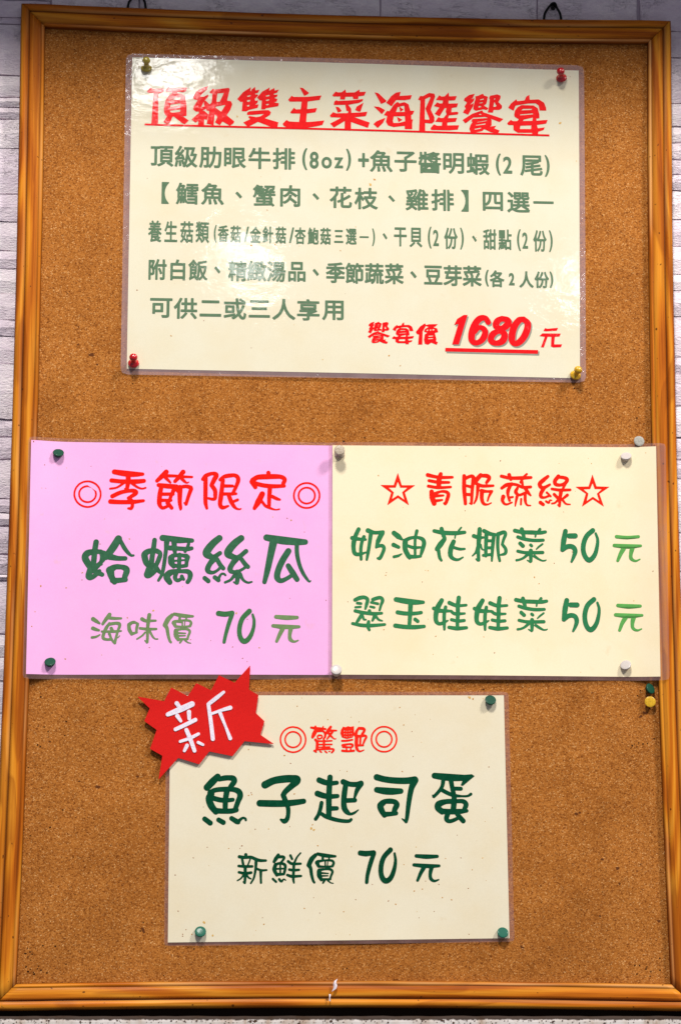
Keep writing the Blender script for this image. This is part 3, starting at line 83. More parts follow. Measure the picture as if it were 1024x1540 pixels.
FLECKS_B = [(32.1, 331.1, 1.3), (10.6, 332.0, 1.6), (6.7, 309.6, 1), (4.3, 297.0, 1), (85.1, 374.5, 1), (60.1, 369.6, 0.8), (45.4, 344.5, 1), (45.5, 338.2, 0.8), (32.9, 270.0, 1.4), (106.8, 312.4, 2), (84.8, 305.9, 1), (177.9, 310.9, 1.8), (187.1, 305.8, 0.8), (197.6, 281.3, 1), (174.8, 281.6, 0.8), (1.3, 457.6, 0.9), (11.0, 437.7, 0.8), (12.7, 417.2, 0.6), (224.1, 392.7, 1.3), (220.7, 394.4, 0.8), (139.0, 287.5, 0.8), (104.0, 280.3, 0.8), (121.0, 375.0, 0.9), (183.5, 272.0, 0.8), (187.5, 269.2, 0.8), (235.7, 382.4, 0.8)]
FLECKS_C = [(299.8, 433.2, 1), (376.3, 451.6, 1), (375.3, 403.0, 0.8), (406.7, 447.9, 0.9), (306.1, 345.3, 1), (306.7, 347.7, 0.8), (435.2, 345.2, 1.4), (439.2, 339.4, 1), (452.8, 357.6, 0.8), (390.6, 292.4, 1), (304.4, 297.9, 1), (349.1, 292.6, 1), (399.7, 278.7, 0.8), (461.7, 403.1, 0.8), (337.8, 339.9, 0.8), (538.5, 351.1, 0.8), (468.7, 367.8, 0.9), (469.9, 365.5, 0.8), (273.3, 321.8, 0.7)]
FLECKS_D = [(190.5, 198.9, 1.2), (189.4, 194.4, 1), (230.4, 231.5, 1), (318.0, 231.1, 1), (256.5, 220.3, 1), (228.6, 157.2, 1.1), (192.6, 156.4, 1), (189.8, 155.8, 1.2), (192.1, 158.0, 0.9), (273.1, 176.5, 1), (242.9, 128.3, 2), (245.1, 127.2, 1.8), (244.0, 131.6, 1), (224.9, 129.8, 0.9), (195.8, 127.5, 0.8), (184.7, 113.6, 0.9), (185.0, 89.9, 1), (183.1, 111.4, 0.8), (248.6, 113.9, 1.4), (139.0, 44.3, 0.9), (136.3, 38.9, 0.8), (144.0, 40.5, 1), (153.8, 50.3, 2.2), (161.2, 39.5, 1.8), (136.3, 40.5, 0.8), (314.3, 65.6, 1), (330.0, 76.6, 1.1), (353.6, 71.2, 1.1), (361.5, 69.6, 1.2), (375.6, 79.0, 0.8), (379.1, 94.5, 1), (339.6, 84.9, 0.8), (375.9, 41.0, 0.9), (270.6, 59.4, 1), (294.6, 82.0, 0.8), (280.6, 69.3, 0.8), (237.6, 62.0, 1), (250.5, 58.2, 0.8), (203.8, 48.8, 1), (202.6, 54.3, 0.7), (155.7, 112.3, 0.7), (173.6, 111.3, 1), (144.1, 103.5, 0.8), (129.3, 89.1, 0.8), (321.1, 98.7, 1), (350.8, 82.2, 0.8), (356.6, 103.8, 1), (336.8, 78.3, 1), (378.1, 240.1, 2), (380.9, 239.0, 1.4), (321.4, 216.3, 1), (308.1, 68.3, 0.9), (225.1, 182.9, 0.9), (219.9, 189.6, 1.2), (283.2, 218.8, 1), (320.1, 176.8, 1.3), (369.6, 104.4, 0.9), (132.1, 59.5, 0.8), (333.9, 54.6, 0.7), (245.4, 70.8, 0.8)]
SCRAP = [(265.0, 4.6), (263.9, 1.9), (264.7, -1.3), (263.9, -3.5), (260.3, -5.9), (262.0, -2.9), (261.7, 0.8), (262.5, 2.7)]
SCRAP_THREAD = [(258.1, -7.8), (259.5, -8.3), (259.0, -10.5), (259.2, -13.7), (258.1, -13.2)]
HOOK_RIGHT = [(451.3, 865.3), (454.8, 871.3), (459.2, 876.9), (462.2, 877.0), (462.8, 873.5), (467.3, 865.8)]
HOOK_LEFT = [(73.2, 865.4), (77.3, 870.7), (80.8, 877.8), (83.8, 877.9), (85.7, 872.8), (89.5, 865.9)]
CAM_LOC = (0.16113, -1.81540, 0.06214)
SHADE_OVERHANG_Y = -300; SHADE_OVERHANG_Z = 1124
CAM_AXES = [[0.998269, -0.0136472, -0.0572082], [-0.0587396, -0.1826084, -0.9814295], [0.0029471, 0.983091, -0.183094]]
BOARD_HEIGHT = 839.4
ASPECT = 1.0154

# ------------------------------------------------------------------ camera, world, lamps, exposure
scene = bpy.context.scene
cam = bpy.data.cameras.new('camera'); cam_o = bpy.data.objects.new('camera', cam); C.objects.link(cam_o)
M = Matrix([list(CAM_AXES[r]) + [CAM_LOC[r]] for r in range(3)] + [[0, 0, 0, 1]])
cam_o.matrix_world = M
cam.sensor_fit = 'VERTICAL'; cam.sensor_height = 36.0; cam.lens = 3200.0 / 1540.0 * 36.0
cam.clip_start = 0.05; cam.clip_end = 50
scene.camera = cam_o

world = bpy.data.worlds.new('World'); scene.world = world; world.use_nodes = True
bg = world.node_tree.nodes['Background']
bg.inputs[0].default_value = (0.80, 0.84, 1.0, 1); bg.inputs[1].default_value = 0.22

def lamp(name, loc, target, size, power, color):
    l = bpy.data.lights.new(name, 'AREA'); l.shape = 'DISK'; l.size = size; l.energy = power; l.color = color
    o = bpy.data.objects.new(name, l); C.objects.link(o); o.location = loc
    o.rotation_euler = (Vector(target) - Vector(loc)).to_track_quat('-Z', 'Y').to_euler()
    return o
lamp('ceiling_lamp', (2.75, -2.0, 3.1), (.27, 0, .42), .62, 135, (1, .965, .90))
lamp('ceiling_lamp', (-.10, -2.45, 3.55), (.27, 0, .42), .62, 175, (1, .965, .90))
lamp('far_lamp', (.19, -2.87, 1.50), (.27, 0, .5), .10, .5, (1, .98, .95))
lamp('far_lamp', (.985, -2.85, 1.445), (.27, 0, .5), .085, .7, (1, .98, .95))
lamp('far_lamp', (.02, -2.77, 1.97), (.27, 0, .5), .12, 1.0, (1, .98, .95))

scene.view_settings.view_transform = 'Standard'; scene.view_settings.look = 'None'
scene.view_settings.exposure = 0.0; scene.view_settings.gamma = 1.0
scene.cycles.max_bounces = 6; scene.cycles.transparent_max_bounces = 12

# ------------------------------------------------------------------ helpers
def tag(o, label=None, cat=None, group=None, kind=None):
    if label: o['label'] = label
    if cat: o['category'] = cat
    if group: o['group'] = group
    if kind: o['kind'] = kind
    return o

def thing(name, loc, label, cat, group=None):
    o = bpy.data.objects.new(name, None); C.objects.link(o); o.location = [v * S for v in loc]
    o.empty_display_size = .01
    return tag(o, label, cat, group)

def link(name, me, mat, parent=None, smooth=False):
    o = bpy.data.objects.new(name, me); C.objects.link(o)
    if mat: me.materials.append(mat)
    if smooth:
        for p in me.polygons: p.use_smooth = True
    if parent:
        o.parent = parent
        o.matrix_parent_inverse = Matrix.Translation(parent.location).inverted() if parent.type == 'EMPTY' else Matrix()
    return o

def mesh(name, verts, faces, mat, parent=None, smooth=False, uvs=None):
    me = bpy.data.meshes.new(name)
    me.from_pydata([(x * S, y * S, z * S) for x, y, z in verts], [], faces)
    me.update()
    if uvs:
        layer = me.uv_layers.new(name='UVMap')
        for p in me.polygons:
            for li in p.loop_indices:
                layer.data[li].uv = uvs[me.loops[li].vertex_index]
    return link(name, me, mat, parent, smooth)

# ------------------------------------------------------------------ materials
def new_mat(name):
    m = bpy.data.materials.new(name); m.use_nodes = True
    nt = m.node_tree; b = nt.nodes['Principled BSDF']
    return m, nt, b
def N(nt, t, **k):
    n = nt.nodes.new(t)
    for a, v in k.items():
        if a.startswith('i_'):
            key = a[2:]
            n.inputs[int(key) if key.isdigit() else key.replace('_', ' ')].default_value = v
        else: setattr(n, a, v)
    return n
def L(nt, a, b): nt.links.new(a, b)
def mmpos(nt, sx=1, sy=1, sz=1, off=(0, 0, 0)):
    g = N(nt, 'ShaderNodeNewGeometry'); m = N(nt, 'ShaderNodeMapping')
    m.inputs['Scale'].default_value = (sx / S, sy / S, sz / S); m.inputs['Location'].default_value = off
    L(nt, g.outputs['Position'], m.inputs['Vector']); return m.outputs['Vector']
def ramp(nt, fac, stops, interp='LINEAR'):
    r = N(nt, 'ShaderNodeValToRGB'); r.color_ramp.interpolation = interp
    el = r.color_ramp.elements
    while len(el) > 1: el.remove(el[0])
    el[0].position = stops[0][0]; el[0].color = tuple(stops[0][1]) + (1,)
    for p, c in stops[1:]:
        e = el.new(p); e.color = tuple(c) + (1,)
    L(nt, fac, r.inputs[0]); return r.outputs[0]
def noise(nt, vec, scale, detail=3, rough=.55, dist=0):
    n = N(nt, 'ShaderNodeTexNoise'); n.inputs['Scale'].default_value = scale; n.inputs['Detail'].default_value = detail
    n.inputs['Roughness'].default_value = rough; n.inputs['Distortion'].default_value = dist
    L(nt, vec, n.inputs['Vector']); return n.outputs['Fac']
def mix(nt, fac, a, b, mode='MIX'):
    m = N(nt, 'ShaderNodeMix', data_type='RGBA', blend_type=mode)
    if isinstance(fac, (int, float)): m.inputs[0].default_value = fac
    else: L(nt, fac, m.inputs[0])
    for i, v in ((6, a), (7, b)):
        if isinstance(v, tuple): m.inputs[i].default_value = tuple(v) + (1,) if len(v) == 3 else v
        else: L(nt, v, m.inputs[i])
    return m.outputs[2]
def math_(nt, op, a, b=0.0):
    m = N(nt, 'ShaderNodeMath', operation=op)
    for i, v in ((0, a), (1, b)):
        if isinstance(v, (int, float)): m.inputs[i].default_value = v
        else: L(nt, v, m.inputs[i])
    return m.outputs[0]
def bump(nt, h, strength, dist_mm, b, inp='Normal', prev=None):
    n = N(nt, 'ShaderNodeBump'); n.inputs['Strength'].default_value = strength; n.inputs['Distance'].default_value = dist_mm * S
    L(nt, h, n.inputs['Height'])
    if prev: L(nt, prev, n.inputs['Normal'])
    if b: L(nt, n.outputs[0], b.inputs[inp])
    return n.outputs[0]
BLK, WHT = (0, 0, 0), (1, 1, 1)

def mat_cork():
    m, nt, b = new_mat('cork')
    p = mmpos(nt)
    v = N(nt, 'ShaderNodeTexVoronoi'); v.inputs['Scale'].default_value = 1.35; L(nt, p, v.inputs['Vector'])
    v.inputs['Randomness'].default_value = 1
    rnd = N(nt, 'ShaderNodeSeparateColor'); L(nt, v.outputs['Color'], rnd.inputs[0])
    base = ramp(nt, rnd.outputs[0], [(0, (.17, .047, .008)), (.08, (.27, .085, .015)), (.30, (.37, .122, .020)), (.7, (.435, .156, .028)), (.93, (.51, .208, .050)), (1, (.66, .36, .14))])
    v2 = N(nt, 'ShaderNodeTexVoronoi'); v2.inputs['Scale'].default_value = .62; L(nt, mmpos(nt, 1, 1, 1.3, (31, 7, 11)), v2.inputs['Vector'])
    r2 = N(nt, 'ShaderNodeSeparateColor'); L(nt, v2.outputs['Color'], r2.inputs[0])
    tone2 = ramp(nt, r2.outputs[1], [(0, (.62, .54, .46)), (.12, (.86, .82, .78)), (.5, WHT), (.93, (1.04, 1.04, 1.04)), (1, (1.2, 1.22, 1.3))])
    c1 = mix(nt, 1.0, base, tone2, 'MULTIPLY')
    big = noise(nt, mmpos(nt, off=(3, 3, 3)), .016, 5, .68)
    tone = ramp(nt, big, [(.28, (.72, .68, .62)), (.40, (.90, .88, .86)), (.52, WHT), (.7, (1.12, 1.13, 1.18))])
    c2 = mix(nt, 1.0, c1, tone, 'MULTIPLY')
    n1 = noise(nt, mmpos(nt, off=(9, 0, 5)), .16, 2, .5)
    v3 = N(nt, 'ShaderNodeTexVoronoi'); v3.inputs['Scale'].default_value = .085; L(nt, mmpos(nt, off=(5, 5, 9)), v3.inputs['Vector'])
    wob = math_(nt, 'ADD', v3.outputs['Distance'], math_(nt, 'MULTIPLY', math_(nt, 'SUBTRACT', noise(nt, mmpos(nt), .9, 2), .5), .16))
    r3 = N(nt, 'ShaderNodeSeparateColor'); L(nt, v3.outputs['Color'], r3.inputs[0])
    spot = math_(nt, 'MULTIPLY', math_(nt, 'LESS_THAN', wob, .075), math_(nt, 'GREATER_THAN', r3.outputs[2], .55))
    c3 = mix(nt, math_(nt, 'MULTIPLY', spot, .75), c2, (.13, .035, .008))
    L(nt, c3, b.inputs['Base Color'])
    b.inputs['Roughness'].default_value = .85; b.inputs['Specular IOR Level'].default_value = .08
    h = math_(nt, 'ADD', math_(nt, 'MULTIPLY', rnd.outputs[1], .6), math_(nt, 'MULTIPLY', v.outputs['Distance'], -.8))
    bump(nt, h, .35, .28, b)
    return m

def mat_wood(name, seed, vertical):
    m, nt, b = new_mat(name)
    uv = N(nt, 'ShaderNodeUVMap')
    def uvm(sx, sy, ox=0, oy=0):
        mp = N(nt, 'ShaderNodeMapping'); mp.inputs['Scale'].default_value = (sx, sy, 1)
        mp.inputs['Location'].default_value = (ox + seed * 3.1, oy + seed * 1.7, seed)
        L(nt, uv.outputs[0], mp.inputs['Vector']); return mp.outputs[0]
    # uv in metres: x along the rail, y across it
    warp = noise(nt, uvm(5, 30), 1, 3, .5)
    # cathedral figure: contour lines of a field stretched along the grain
    fld = noise(nt, uvm(2.6, 26, 3, 9), 1, 1.2, .4, .25)
    fig = math_(nt, 'ADD', math_(nt, 'MULTIPLY', math_(nt, 'SINE', math_(nt, 'MULTIPLY', fld, 58.0)), .5), .5)
    fig = math_(nt, 'POWER', fig, 1.6)
    fine = noise(nt, uvm(14, 900), 1, 4, .65)
    streak = noise(nt, uvm(3.5, 160), 1, 3, .6)
    blotch = noise(nt, uvm(7, 45, 5, 5), 1, 3, .5)
    f = math_(nt, 'ADD', math_(nt, 'MULTIPLY', fig, .24), math_(nt, 'ADD', math_(nt, 'MULTIPLY', fine, .30), math_(nt, 'ADD', math_(nt, 'MULTIPLY', streak, .26), math_(nt, 'MULTIPLY', blotch, .30))))
    col = ramp(nt, f, [(.28, (.20, .034, .002)), (.38, (.38, .086, .004)), (.47, (.55, .150, .008)), (.58, (.66, .218, .012)), (.72, (.73, .29, .026)), (.85, (.77, .37, .07))])
    tone = ramp(nt, noise(nt, uvm(4, 9), 1, 2), [(.3, (.82, .78, .72)), (.6, WHT), (.8, (1.08, 1.06, 1.0))])
    col = mix(nt, 1.0, col, tone, 'MULTIPLY')
    crisp = ramp(nt, noise(nt, uvm(7, 420, 6, 6), 1, 4, .7), [(.34, (.62, .50, .40)), (.50, WHT), (.70, (1.10, 1.10, 1.08))])
    col = mix(nt, .8, col, crisp, 'MULTIPLY')
    patch = ramp(nt, noise(nt, uvm(6.5, 55, 8, 2), 1, 1.5, .4, .6), [(.56, BLK), (.585, WHT), (.70, (.4, .4, .4)), (.72, WHT)])
    col = mix(nt, math_(nt, 'MULTIPLY', patch, .50), col, (.27, .055, .003))
    dirt = ramp(nt, noise(nt, uvm(330, 420), 1, 2, .5), [(.70, BLK), (.76, WHT)])
    dirtmask = math_(nt, 'MULTIPLY', dirt, ramp(nt, noise(nt, uvm(22, 60), 1, 2), [(.45, BLK), (.62, WHT)]))
    col = mix(nt, math_(nt, 'MULTIPLY', dirtmask, .8), col, (.10, .03, .008))
    vc = N(nt, 'ShaderNodeVertexColor'); vc.layer_name = 'painted_shading'  # red darkens grooves as shade and grime, green paints the edge highlight
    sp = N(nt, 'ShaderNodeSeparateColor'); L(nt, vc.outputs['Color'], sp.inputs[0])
    edge_highlight = math_(nt, 'MULTIPLY', sp.outputs[1], ramp(nt, noise(nt, uvm(6, 20, 1, 1), 1, 2), [(.42, BLK), (.58, WHT)]))
    col = mix(nt, edge_highlight, col, (.74, .38, .14))
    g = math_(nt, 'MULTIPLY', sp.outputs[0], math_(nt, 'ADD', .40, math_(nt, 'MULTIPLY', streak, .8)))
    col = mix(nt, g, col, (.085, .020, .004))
    spk = ramp(nt, noise(nt, uvm(180, 260, 4, 4), 1, 1.5, .4), [(.73, BLK), (.77, WHT)])
    col = mix(nt, math_(nt, 'MULTIPLY', spk, .85), col, (.07, .018, .004))
    L(nt, col, b.inputs['Base Color'])
    b.inputs['Roughness'].default_value = .55
    b.inputs['Specular IOR Level'].default_value = .08; b.inputs['Coat Weight'].default_value = .06; b.inputs['Coat Roughness'].default_value = .3
    bump(nt, math_(nt, 'ADD', fine, math_(nt, 'MULTIPLY', dirtmask, -.6)), .25, .25, b)
    return m

def glossy_sheet(nt, b, gloss):
    """The laminating film: a clear coat with slight ripples."""
    b.inputs['Roughness'].default_value = .55
    b.inputs['Specular IOR Level'].default_value = 0
    b.inputs['Coat Weight'].default_value = gloss if gloss > .6 else gloss * .5
    b.inputs['Coat Roughness'].default_value = .055 if gloss > .6 else .22
    h = math_(nt, 'ADD', math_(nt, 'MULTIPLY', noise(nt, mmpos(nt, 1, 1, 1.6), .035, 2, .5), .5), math_(nt, 'MULTIPLY', noise(nt, mmpos(nt, 1, 1, 1.2, (5, 5, 5)), .40, 3, .6), .065))
    bump(nt, h, 1.0, .42 if gloss > .6 else .15, b, 'Coat Normal')

def mat_paper(name, col, gloss=.3, tint=(.97, .90, .80)):
    m, nt, b = new_mat(name)
    t = ramp(nt, noise(nt, mmpos(nt), .02, 4, .6), [(.3, tint), (.6, WHT)])
    c = mix(nt, 1.0, tuple(col), t, 'MULTIPLY')
    fib = ramp(nt, noise(nt, mmpos(nt, off=(2, 2, 2)), 1.1, 3, .7), [(.3, (.955, .955, .955)), (.7, (1.02, 1.02, 1.02))])
    c = mix(nt, 1.0, c, fib, 'MULTIPLY')
    # faint yellow grease stains
    st = ramp(nt, noise(nt, mmpos(nt, off=(40, 3, 8)), .07, 3, .6), [(.66, BLK), (.78, WHT)])
    c = mix(nt, math_(nt, 'MULTIPLY', st, .22), c, (.62, .42, .18))
    L(nt, c, b.inputs['Base Color'])
    glossy_sheet(nt, b, gloss)
    return m

def mat_ink(name, col, gloss=.3, var=.12, col2=None):
    m, nt, b = new_mat(name)
    n = noise(nt, mmpos(nt), .25, 4, .7)
    k = tuple(min(1, v * (1 + var) + .003) for v in col); d = tuple(v * (1 - var) for v in col)
    c = ramp(nt, n, [(.3, d), (.7, k)])
    if col2:
        sep = N(nt, 'ShaderNodeSeparateXYZ'); L(nt, mmpos(nt), sep.inputs[0])
    L(nt, c, b.inputs['Base Color'])
    glossy_sheet(nt, b, gloss)
    return m

def mat_film(name, alpha, tint):
    """Sealed edge of the laminate: clear film with a milky, slightly lilac veil."""
    m = bpy.data.materials.new(name); m.use_nodes = True; nt = m.node_tree
    b = nt.nodes['Principled BSDF']; out = nt.nodes['Material Output']
    b.inputs['Base Color'].default_value = tuple(tint) + (1,)
    b.inputs['Roughness'].default_value = .35; b.inputs['Coat Weight'].default_value = 1; b.inputs['Coat Roughness'].default_value = .08
    h = noise(nt, mmpos(nt), .07, 2, .5)
    bump(nt, h, 1, .7, b, 'Coat Normal')
    tr = N(nt, 'ShaderNodeBsdfTransparent'); mx = N(nt, 'ShaderNodeMixShader')
    a = math_(nt, 'ADD', alpha, math_(nt, 'MULTIPLY', math_(nt, 'SUBTRACT', noise(nt, mmpos(nt, off=(1, 4, 2)), .05, 3), .5), .35))
    L(nt, a, mx.inputs[0]); L(nt, tr.outputs[0], mx.inputs[1]); L(nt, b.outputs[0], mx.inputs[2]); L(nt, mx.outputs[0], out.inputs[0])
    return m

def mat_plastic(name, col, rough=.25, scuff=.0, scuffcol=(.25, .2, .12), seed=0):
    m, nt, b = new_mat(name)
    c = tuple(col)
    n = noise(nt, mmpos(nt, off=(seed * 3, 1, seed)), .9, 3, .6)
    cc = mix(nt, math_(nt, 'MULTIPLY', ramp(nt, n, [(.48, BLK), (.62, WHT)]), scuff), c, tuple(scuffcol))
    L(nt, cc, b.inputs['Base Color']); b.inputs['Roughness'].default_value = rough
    b.inputs['Coat Weight'].default_value = .6 if rough < .25 else .08; b.inputs['Coat Roughness'].default_value = .12; b.inputs['Specular IOR Level'].default_value = .5 if rough < .35 else .2
    bump(nt, n, .25, .3, b)
    return m

def mat_flat(name, col, rough=.8):
    m, nt, b = new_mat(name); b.inputs['Base Color'].default_value = tuple(col) + (1,); b.inputs['Roughness'].default_value = rough
    b.inputs['Specular IOR Level'].default_value = .12
    return m

def mat_brick(name):
    m, nt, b = new_mat(name)
    oi = N(nt, 'ShaderNodeObjectInfo')
    t = ramp(nt, oi.outputs['Random'], [(0, (.74, .63, .70)), (.5, (.83, .72, .77)), (1, (.88, .79, .81))])
    n = noise(nt, mmpos(nt, 1, 1, 2.2), .09, 5, .65, .4)
    c = mix(nt, 1.0, t, ramp(nt, n, [(.3, (.86, .82, .88)), (.6, WHT), (.8, (1.06, 1.06, 1.04))]), 'MULTIPLY')
    cr = ramp(nt, noise(nt, mmpos(nt, 1, 1, 3.4, (4, 4, 4)), .10, 3, .6, 1.2), [(.485, BLK), (.50, WHT), (.515, BLK)])
    crm = math_(nt, 'MULTIPLY', cr, ramp(nt, noise(nt, mmpos(nt, off=(7, 7, 7)), .03, 2), [(.5, BLK), (.6, WHT)]))
    c = mix(nt, math_(nt, 'MULTIPLY', crm, .6), c, (.30, .24, .30))
    L(nt, c, b.inputs['Base Color']); b.inputs['Roughness'].default_value = .6
    h = math_(nt, 'SUBTRACT', noise(nt, mmpos(nt, 1, 1, 2.4, (3, 1, 2)), .28, 5, .6, .3), math_(nt, 'MULTIPLY', crm, .5))
    bump(nt, h, .8, 1.6, b)
    return m

def mat_felt():
    m, nt, b = new_mat('red_felt')
    w = N(nt, 'ShaderNodeTexWave'); w.wave_type = 'BANDS'; w.bands_direction = 'X'
    w.inputs['Scale'].default_value = .35; w.inputs['Distortion'].default_value = .8; w.inputs['Detail'].default_value = 2
    mp = mmpos(nt); rot = N(nt, 'ShaderNodeMapping'); rot.inputs['Rotation'].default_value = (0, math.radians(12), 0)
    L(nt, mp, rot.inputs['Vector']); L(nt, rot.outputs[0], w.inputs['Vector'])
    n = noise(nt, mmpos(nt), 1.4, 4, .7)
    c = ramp(nt, math_(nt, 'ADD', math_(nt, 'MULTIPLY', w.outputs['Fac'], .38), math_(nt, 'MULTIPLY', n, .66)), [(.25, (.42, .003, .003)), (.5, (.70, .007, .005)), (.8, (.82, .014, .010))])
    L(nt, c, b.inputs['Base Color']); b.inputs['Roughness'].default_value = .8
    b.inputs['Sheen Weight'].default_value = .15; b.inputs['Sheen Tint'].default_value = (1, .2, .15, 1)
    b.inputs['Specular IOR Level'].default_value = .2
    bump(nt, math_(nt, 'ADD', math_(nt, 'MULTIPLY', w.outputs['Fac'], .5), n), .35, .5, b)
    return m

def box(name, a, b_, mat, parent=None):
    (x0, y0, z0), (x1, y1, z1) = a, b_
    v = [(x0, y0, z0), (x1, y0, z0), (x1, y1, z0), (x0, y1, z0), (x0, y0, z1), (x1, y0, z1), (x1, y1, z1), (x0, y1, z1)]
    return mesh(name, v, [(0, 3, 2, 1), (4, 5, 6, 7), (0, 1, 5, 4), (1, 2, 6, 5), (2, 3, 7, 6), (3, 0, 4, 7)], mat, parent)

MAT = dict(cork=mat_cork(), brick=mat_brick('white_brick'))
MAT['mortar'] = mat_flat('mortar', (.50, .42, .50), .9)

# ------------------------------------------------------------------ the wall
wall = mesh('wall', [(-700, 8.5, -500), (1300, 8.5, -500), (1300, 8.5, 1500), (-700, 8.5, 1500), (-700, 60, -500), (1300, 60, -500), (1300, 60, 1500), (-700, 60, 1500)],
            [(0, 1, 2, 3), (5, 4, 7, 6), (4, 5, 1, 0), (3, 2, 6, 7), (4, 0, 3, 7), (1, 5, 6, 2)], MAT['mortar'])
tag(wall, 'white textured brick wall behind the cork board', 'wall', kind='structure')
rb = random.Random(3)
def brick(x0, x1, z0, z1):
    g = .7 + rb.random() * .5
    x0 += g; x1 -= g; z0 += g * .6; z1 -= g * .6
    if z1 - z0 < 1.5 or x1 - x0 < 3: return
    nx, nz = 9, 2
    d = rb.uniform(-1.0, .8); vs = []; fs = []
    for j in range(nz + 1):
        for i in range(nx + 1):
            u, v = i / nx, j / nz
            edge = (i in (0, nx)) or (j in (0, nz))
            jz = 0 if not edge else rb.uniform(-1.0, 1.0)
            vs.append((x0 + (x1 - x0) * u + (rb.uniform(-.6, .6) if edge else 0), 4.5 + d + (1.6 if edge else rb.uniform(-.8, .8)), z0 + (z1 - z0) * v + jz * (0.6 if z1 - z0 > 6 else .3)))
    for j in range(nz):
        for i in range(nx):
            a = j * (nx + 1) + i; fs.append((a, a + 1, a + nx + 2, a + nx + 1))
    ring = [i for i in range(nx + 1)] + [j * (nx + 1) + nx for j in range(1, nz + 1)] + [nz * (nx + 1) + i for i in range(nx - 1, -1, -1)] + [j * (nx + 1) for j in range(nz - 1, 0, -1)]
    base = len(vs)
    for r in ring: vs.append((vs[r][0], 10.0, vs[r][2]))
    for k in range(len(ring)):
        k2 = (k + 1) % len(ring); fs.append((ring[k2], ring[k], base + k, base + k2))
    mesh('brick', vs, fs, MAT['brick'], wall, smooth=False)
def column(zs, xin, xout):
    for a, b_ in zip(zs[:-1], zs[1:]):
        x = xin; first = True
        sgn = 1 if xout > xin else -1
        while (xout - x) * sgn > 0:
            w = rb.uniform(95, 190) if not first else rb.uniform(75, 150)
            nx_ = x + sgn * w; first = False
            brick(min(x, nx_), max(x, nx_), b_, a); x = nx_
column(WALL_LEFT, 4, -230)
column(WALL_RIGHT, 541, 790)
top0 = WALL_LEFT[3] - 3
xs = WALL_TOP
for k, (a, b_) in enumerate(zip([4] + xs[1:-1], xs[1:-1] + [541])):
    brick(a, b_, 851, 893 if k % 2 else 889)
for r in range(3):
    x = -230 + r * 37
    while x < 790:
        w = rb.uniform(90, 190); brick(x, x + w, 898 + r * 42, 938 + r * 42); x += w

# the plastered ledge under the board
def ledge_build():
    n = 120; vs, fs = [], []; rg = random.Random(9)
    prof = [(9, -25.8), (-6.5, -26.0), (-8.4, -27.6), (-8.9, -30), (-9, -60), (-9, -170), (9, -170)]
    for i in range(n + 1):
        x = -300 + 1150 * i / n
        w = rg.uniform(-.35, .35)
        for k, (y, z) in enumerate(prof): vs.append((x, y + (w if 0 < k < 4 else 0), z + (w * .8 if k < 4 else 0)))
    m = len(prof)
    for i in range(n):
        for k in range(m - 1):
            p = i * m + k; fs.append((p, p + m, p + m + 1, p + 1))
    mt, nt, b = new_mat('ledge_plaster')
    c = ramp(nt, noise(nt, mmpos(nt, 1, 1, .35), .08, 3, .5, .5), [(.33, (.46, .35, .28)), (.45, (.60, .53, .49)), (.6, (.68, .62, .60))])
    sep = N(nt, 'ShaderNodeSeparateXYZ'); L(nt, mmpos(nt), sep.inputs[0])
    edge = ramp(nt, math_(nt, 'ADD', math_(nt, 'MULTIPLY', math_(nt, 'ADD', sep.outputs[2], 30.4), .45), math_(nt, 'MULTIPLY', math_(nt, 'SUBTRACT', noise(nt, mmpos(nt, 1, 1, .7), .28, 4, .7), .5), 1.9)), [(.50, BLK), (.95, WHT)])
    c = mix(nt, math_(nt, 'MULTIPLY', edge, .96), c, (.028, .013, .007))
    L(nt, c, b.inputs['Base Color']); b.inputs['Roughness'].default_value = .8; b.inputs['Specular IOR Level'].default_value = .1
    bump(nt, noise(nt, mmpos(nt), .15, 3), .4, .5, b)
    o = mesh('ledge', vs, fs, mt, None); tag(o, 'white plastered ledge stained with mildew right below the board frame', 'ledge', kind='structure')
    return o
ledge = ledge_build()
tag(box('gap_shade', (-20, 1.5, -26.5), (566, 8.2, -19), mat_flat('gap_shade', (.022, .011, .007), 1), ledge), kind='stuff')  # dark strip painted in for the shadow gap under the bottom rail

# unseen overhang added above the board to shade the top of the wall
shade_overhang = box('shade_overhang', (-700, SHADE_OVERHANG_Y, SHADE_OVERHANG_Z), (1300, 8, SHADE_OVERHANG_Z + 120), mat_flat('shade_overhang_paint', (.45, .42, .42)))
tag(shade_overhang, 'unseen slab added above the notice board to shade its top', 'shade_overhang', kind='structure')

# ------------------------------------------------------------------ the board
board = thing('cork_board', (273, 8, -22), 'large cork notice board in a warm varnished wood frame hanging on the wall', 'notice board')
cork = mesh('cork_panel', [(-4, 0, -4), (550, 0, -4), (550, 0, 843), (-4, 0, 843), (-4, 2.6, -4), (550, 2.6, -4), (550, 2.6, 843), (-4, 2.6, 843)],
            [(0, 1, 2, 3), (5, 4, 7, 6), (4, 5, 1, 0), (3, 2, 6, 7), (4, 0, 3, 7), (1, 5, 6, 2)], MAT['cork'], board)

def fan(cx, cz, rx, rz, y, n, jit, vs, fs, rot=0):
    b0 = len(vs); vs.append((cx, y, cz))
    for i in range(n):
        a = 2 * math.pi * i / n; r = 1 + random.uniform(-jit, jit)
        px, pz = rx * r * math.cos(a), rz * r * math.sin(a)
        vs.append((cx + px * math.cos(rot) - pz * math.sin(rot), y, cz + px * math.sin(rot) + pz * math.cos(rot)))
    for i in range(n): fs.append((b0, b0 + 1 + i, b0 + 1 + (i + 1) % n))

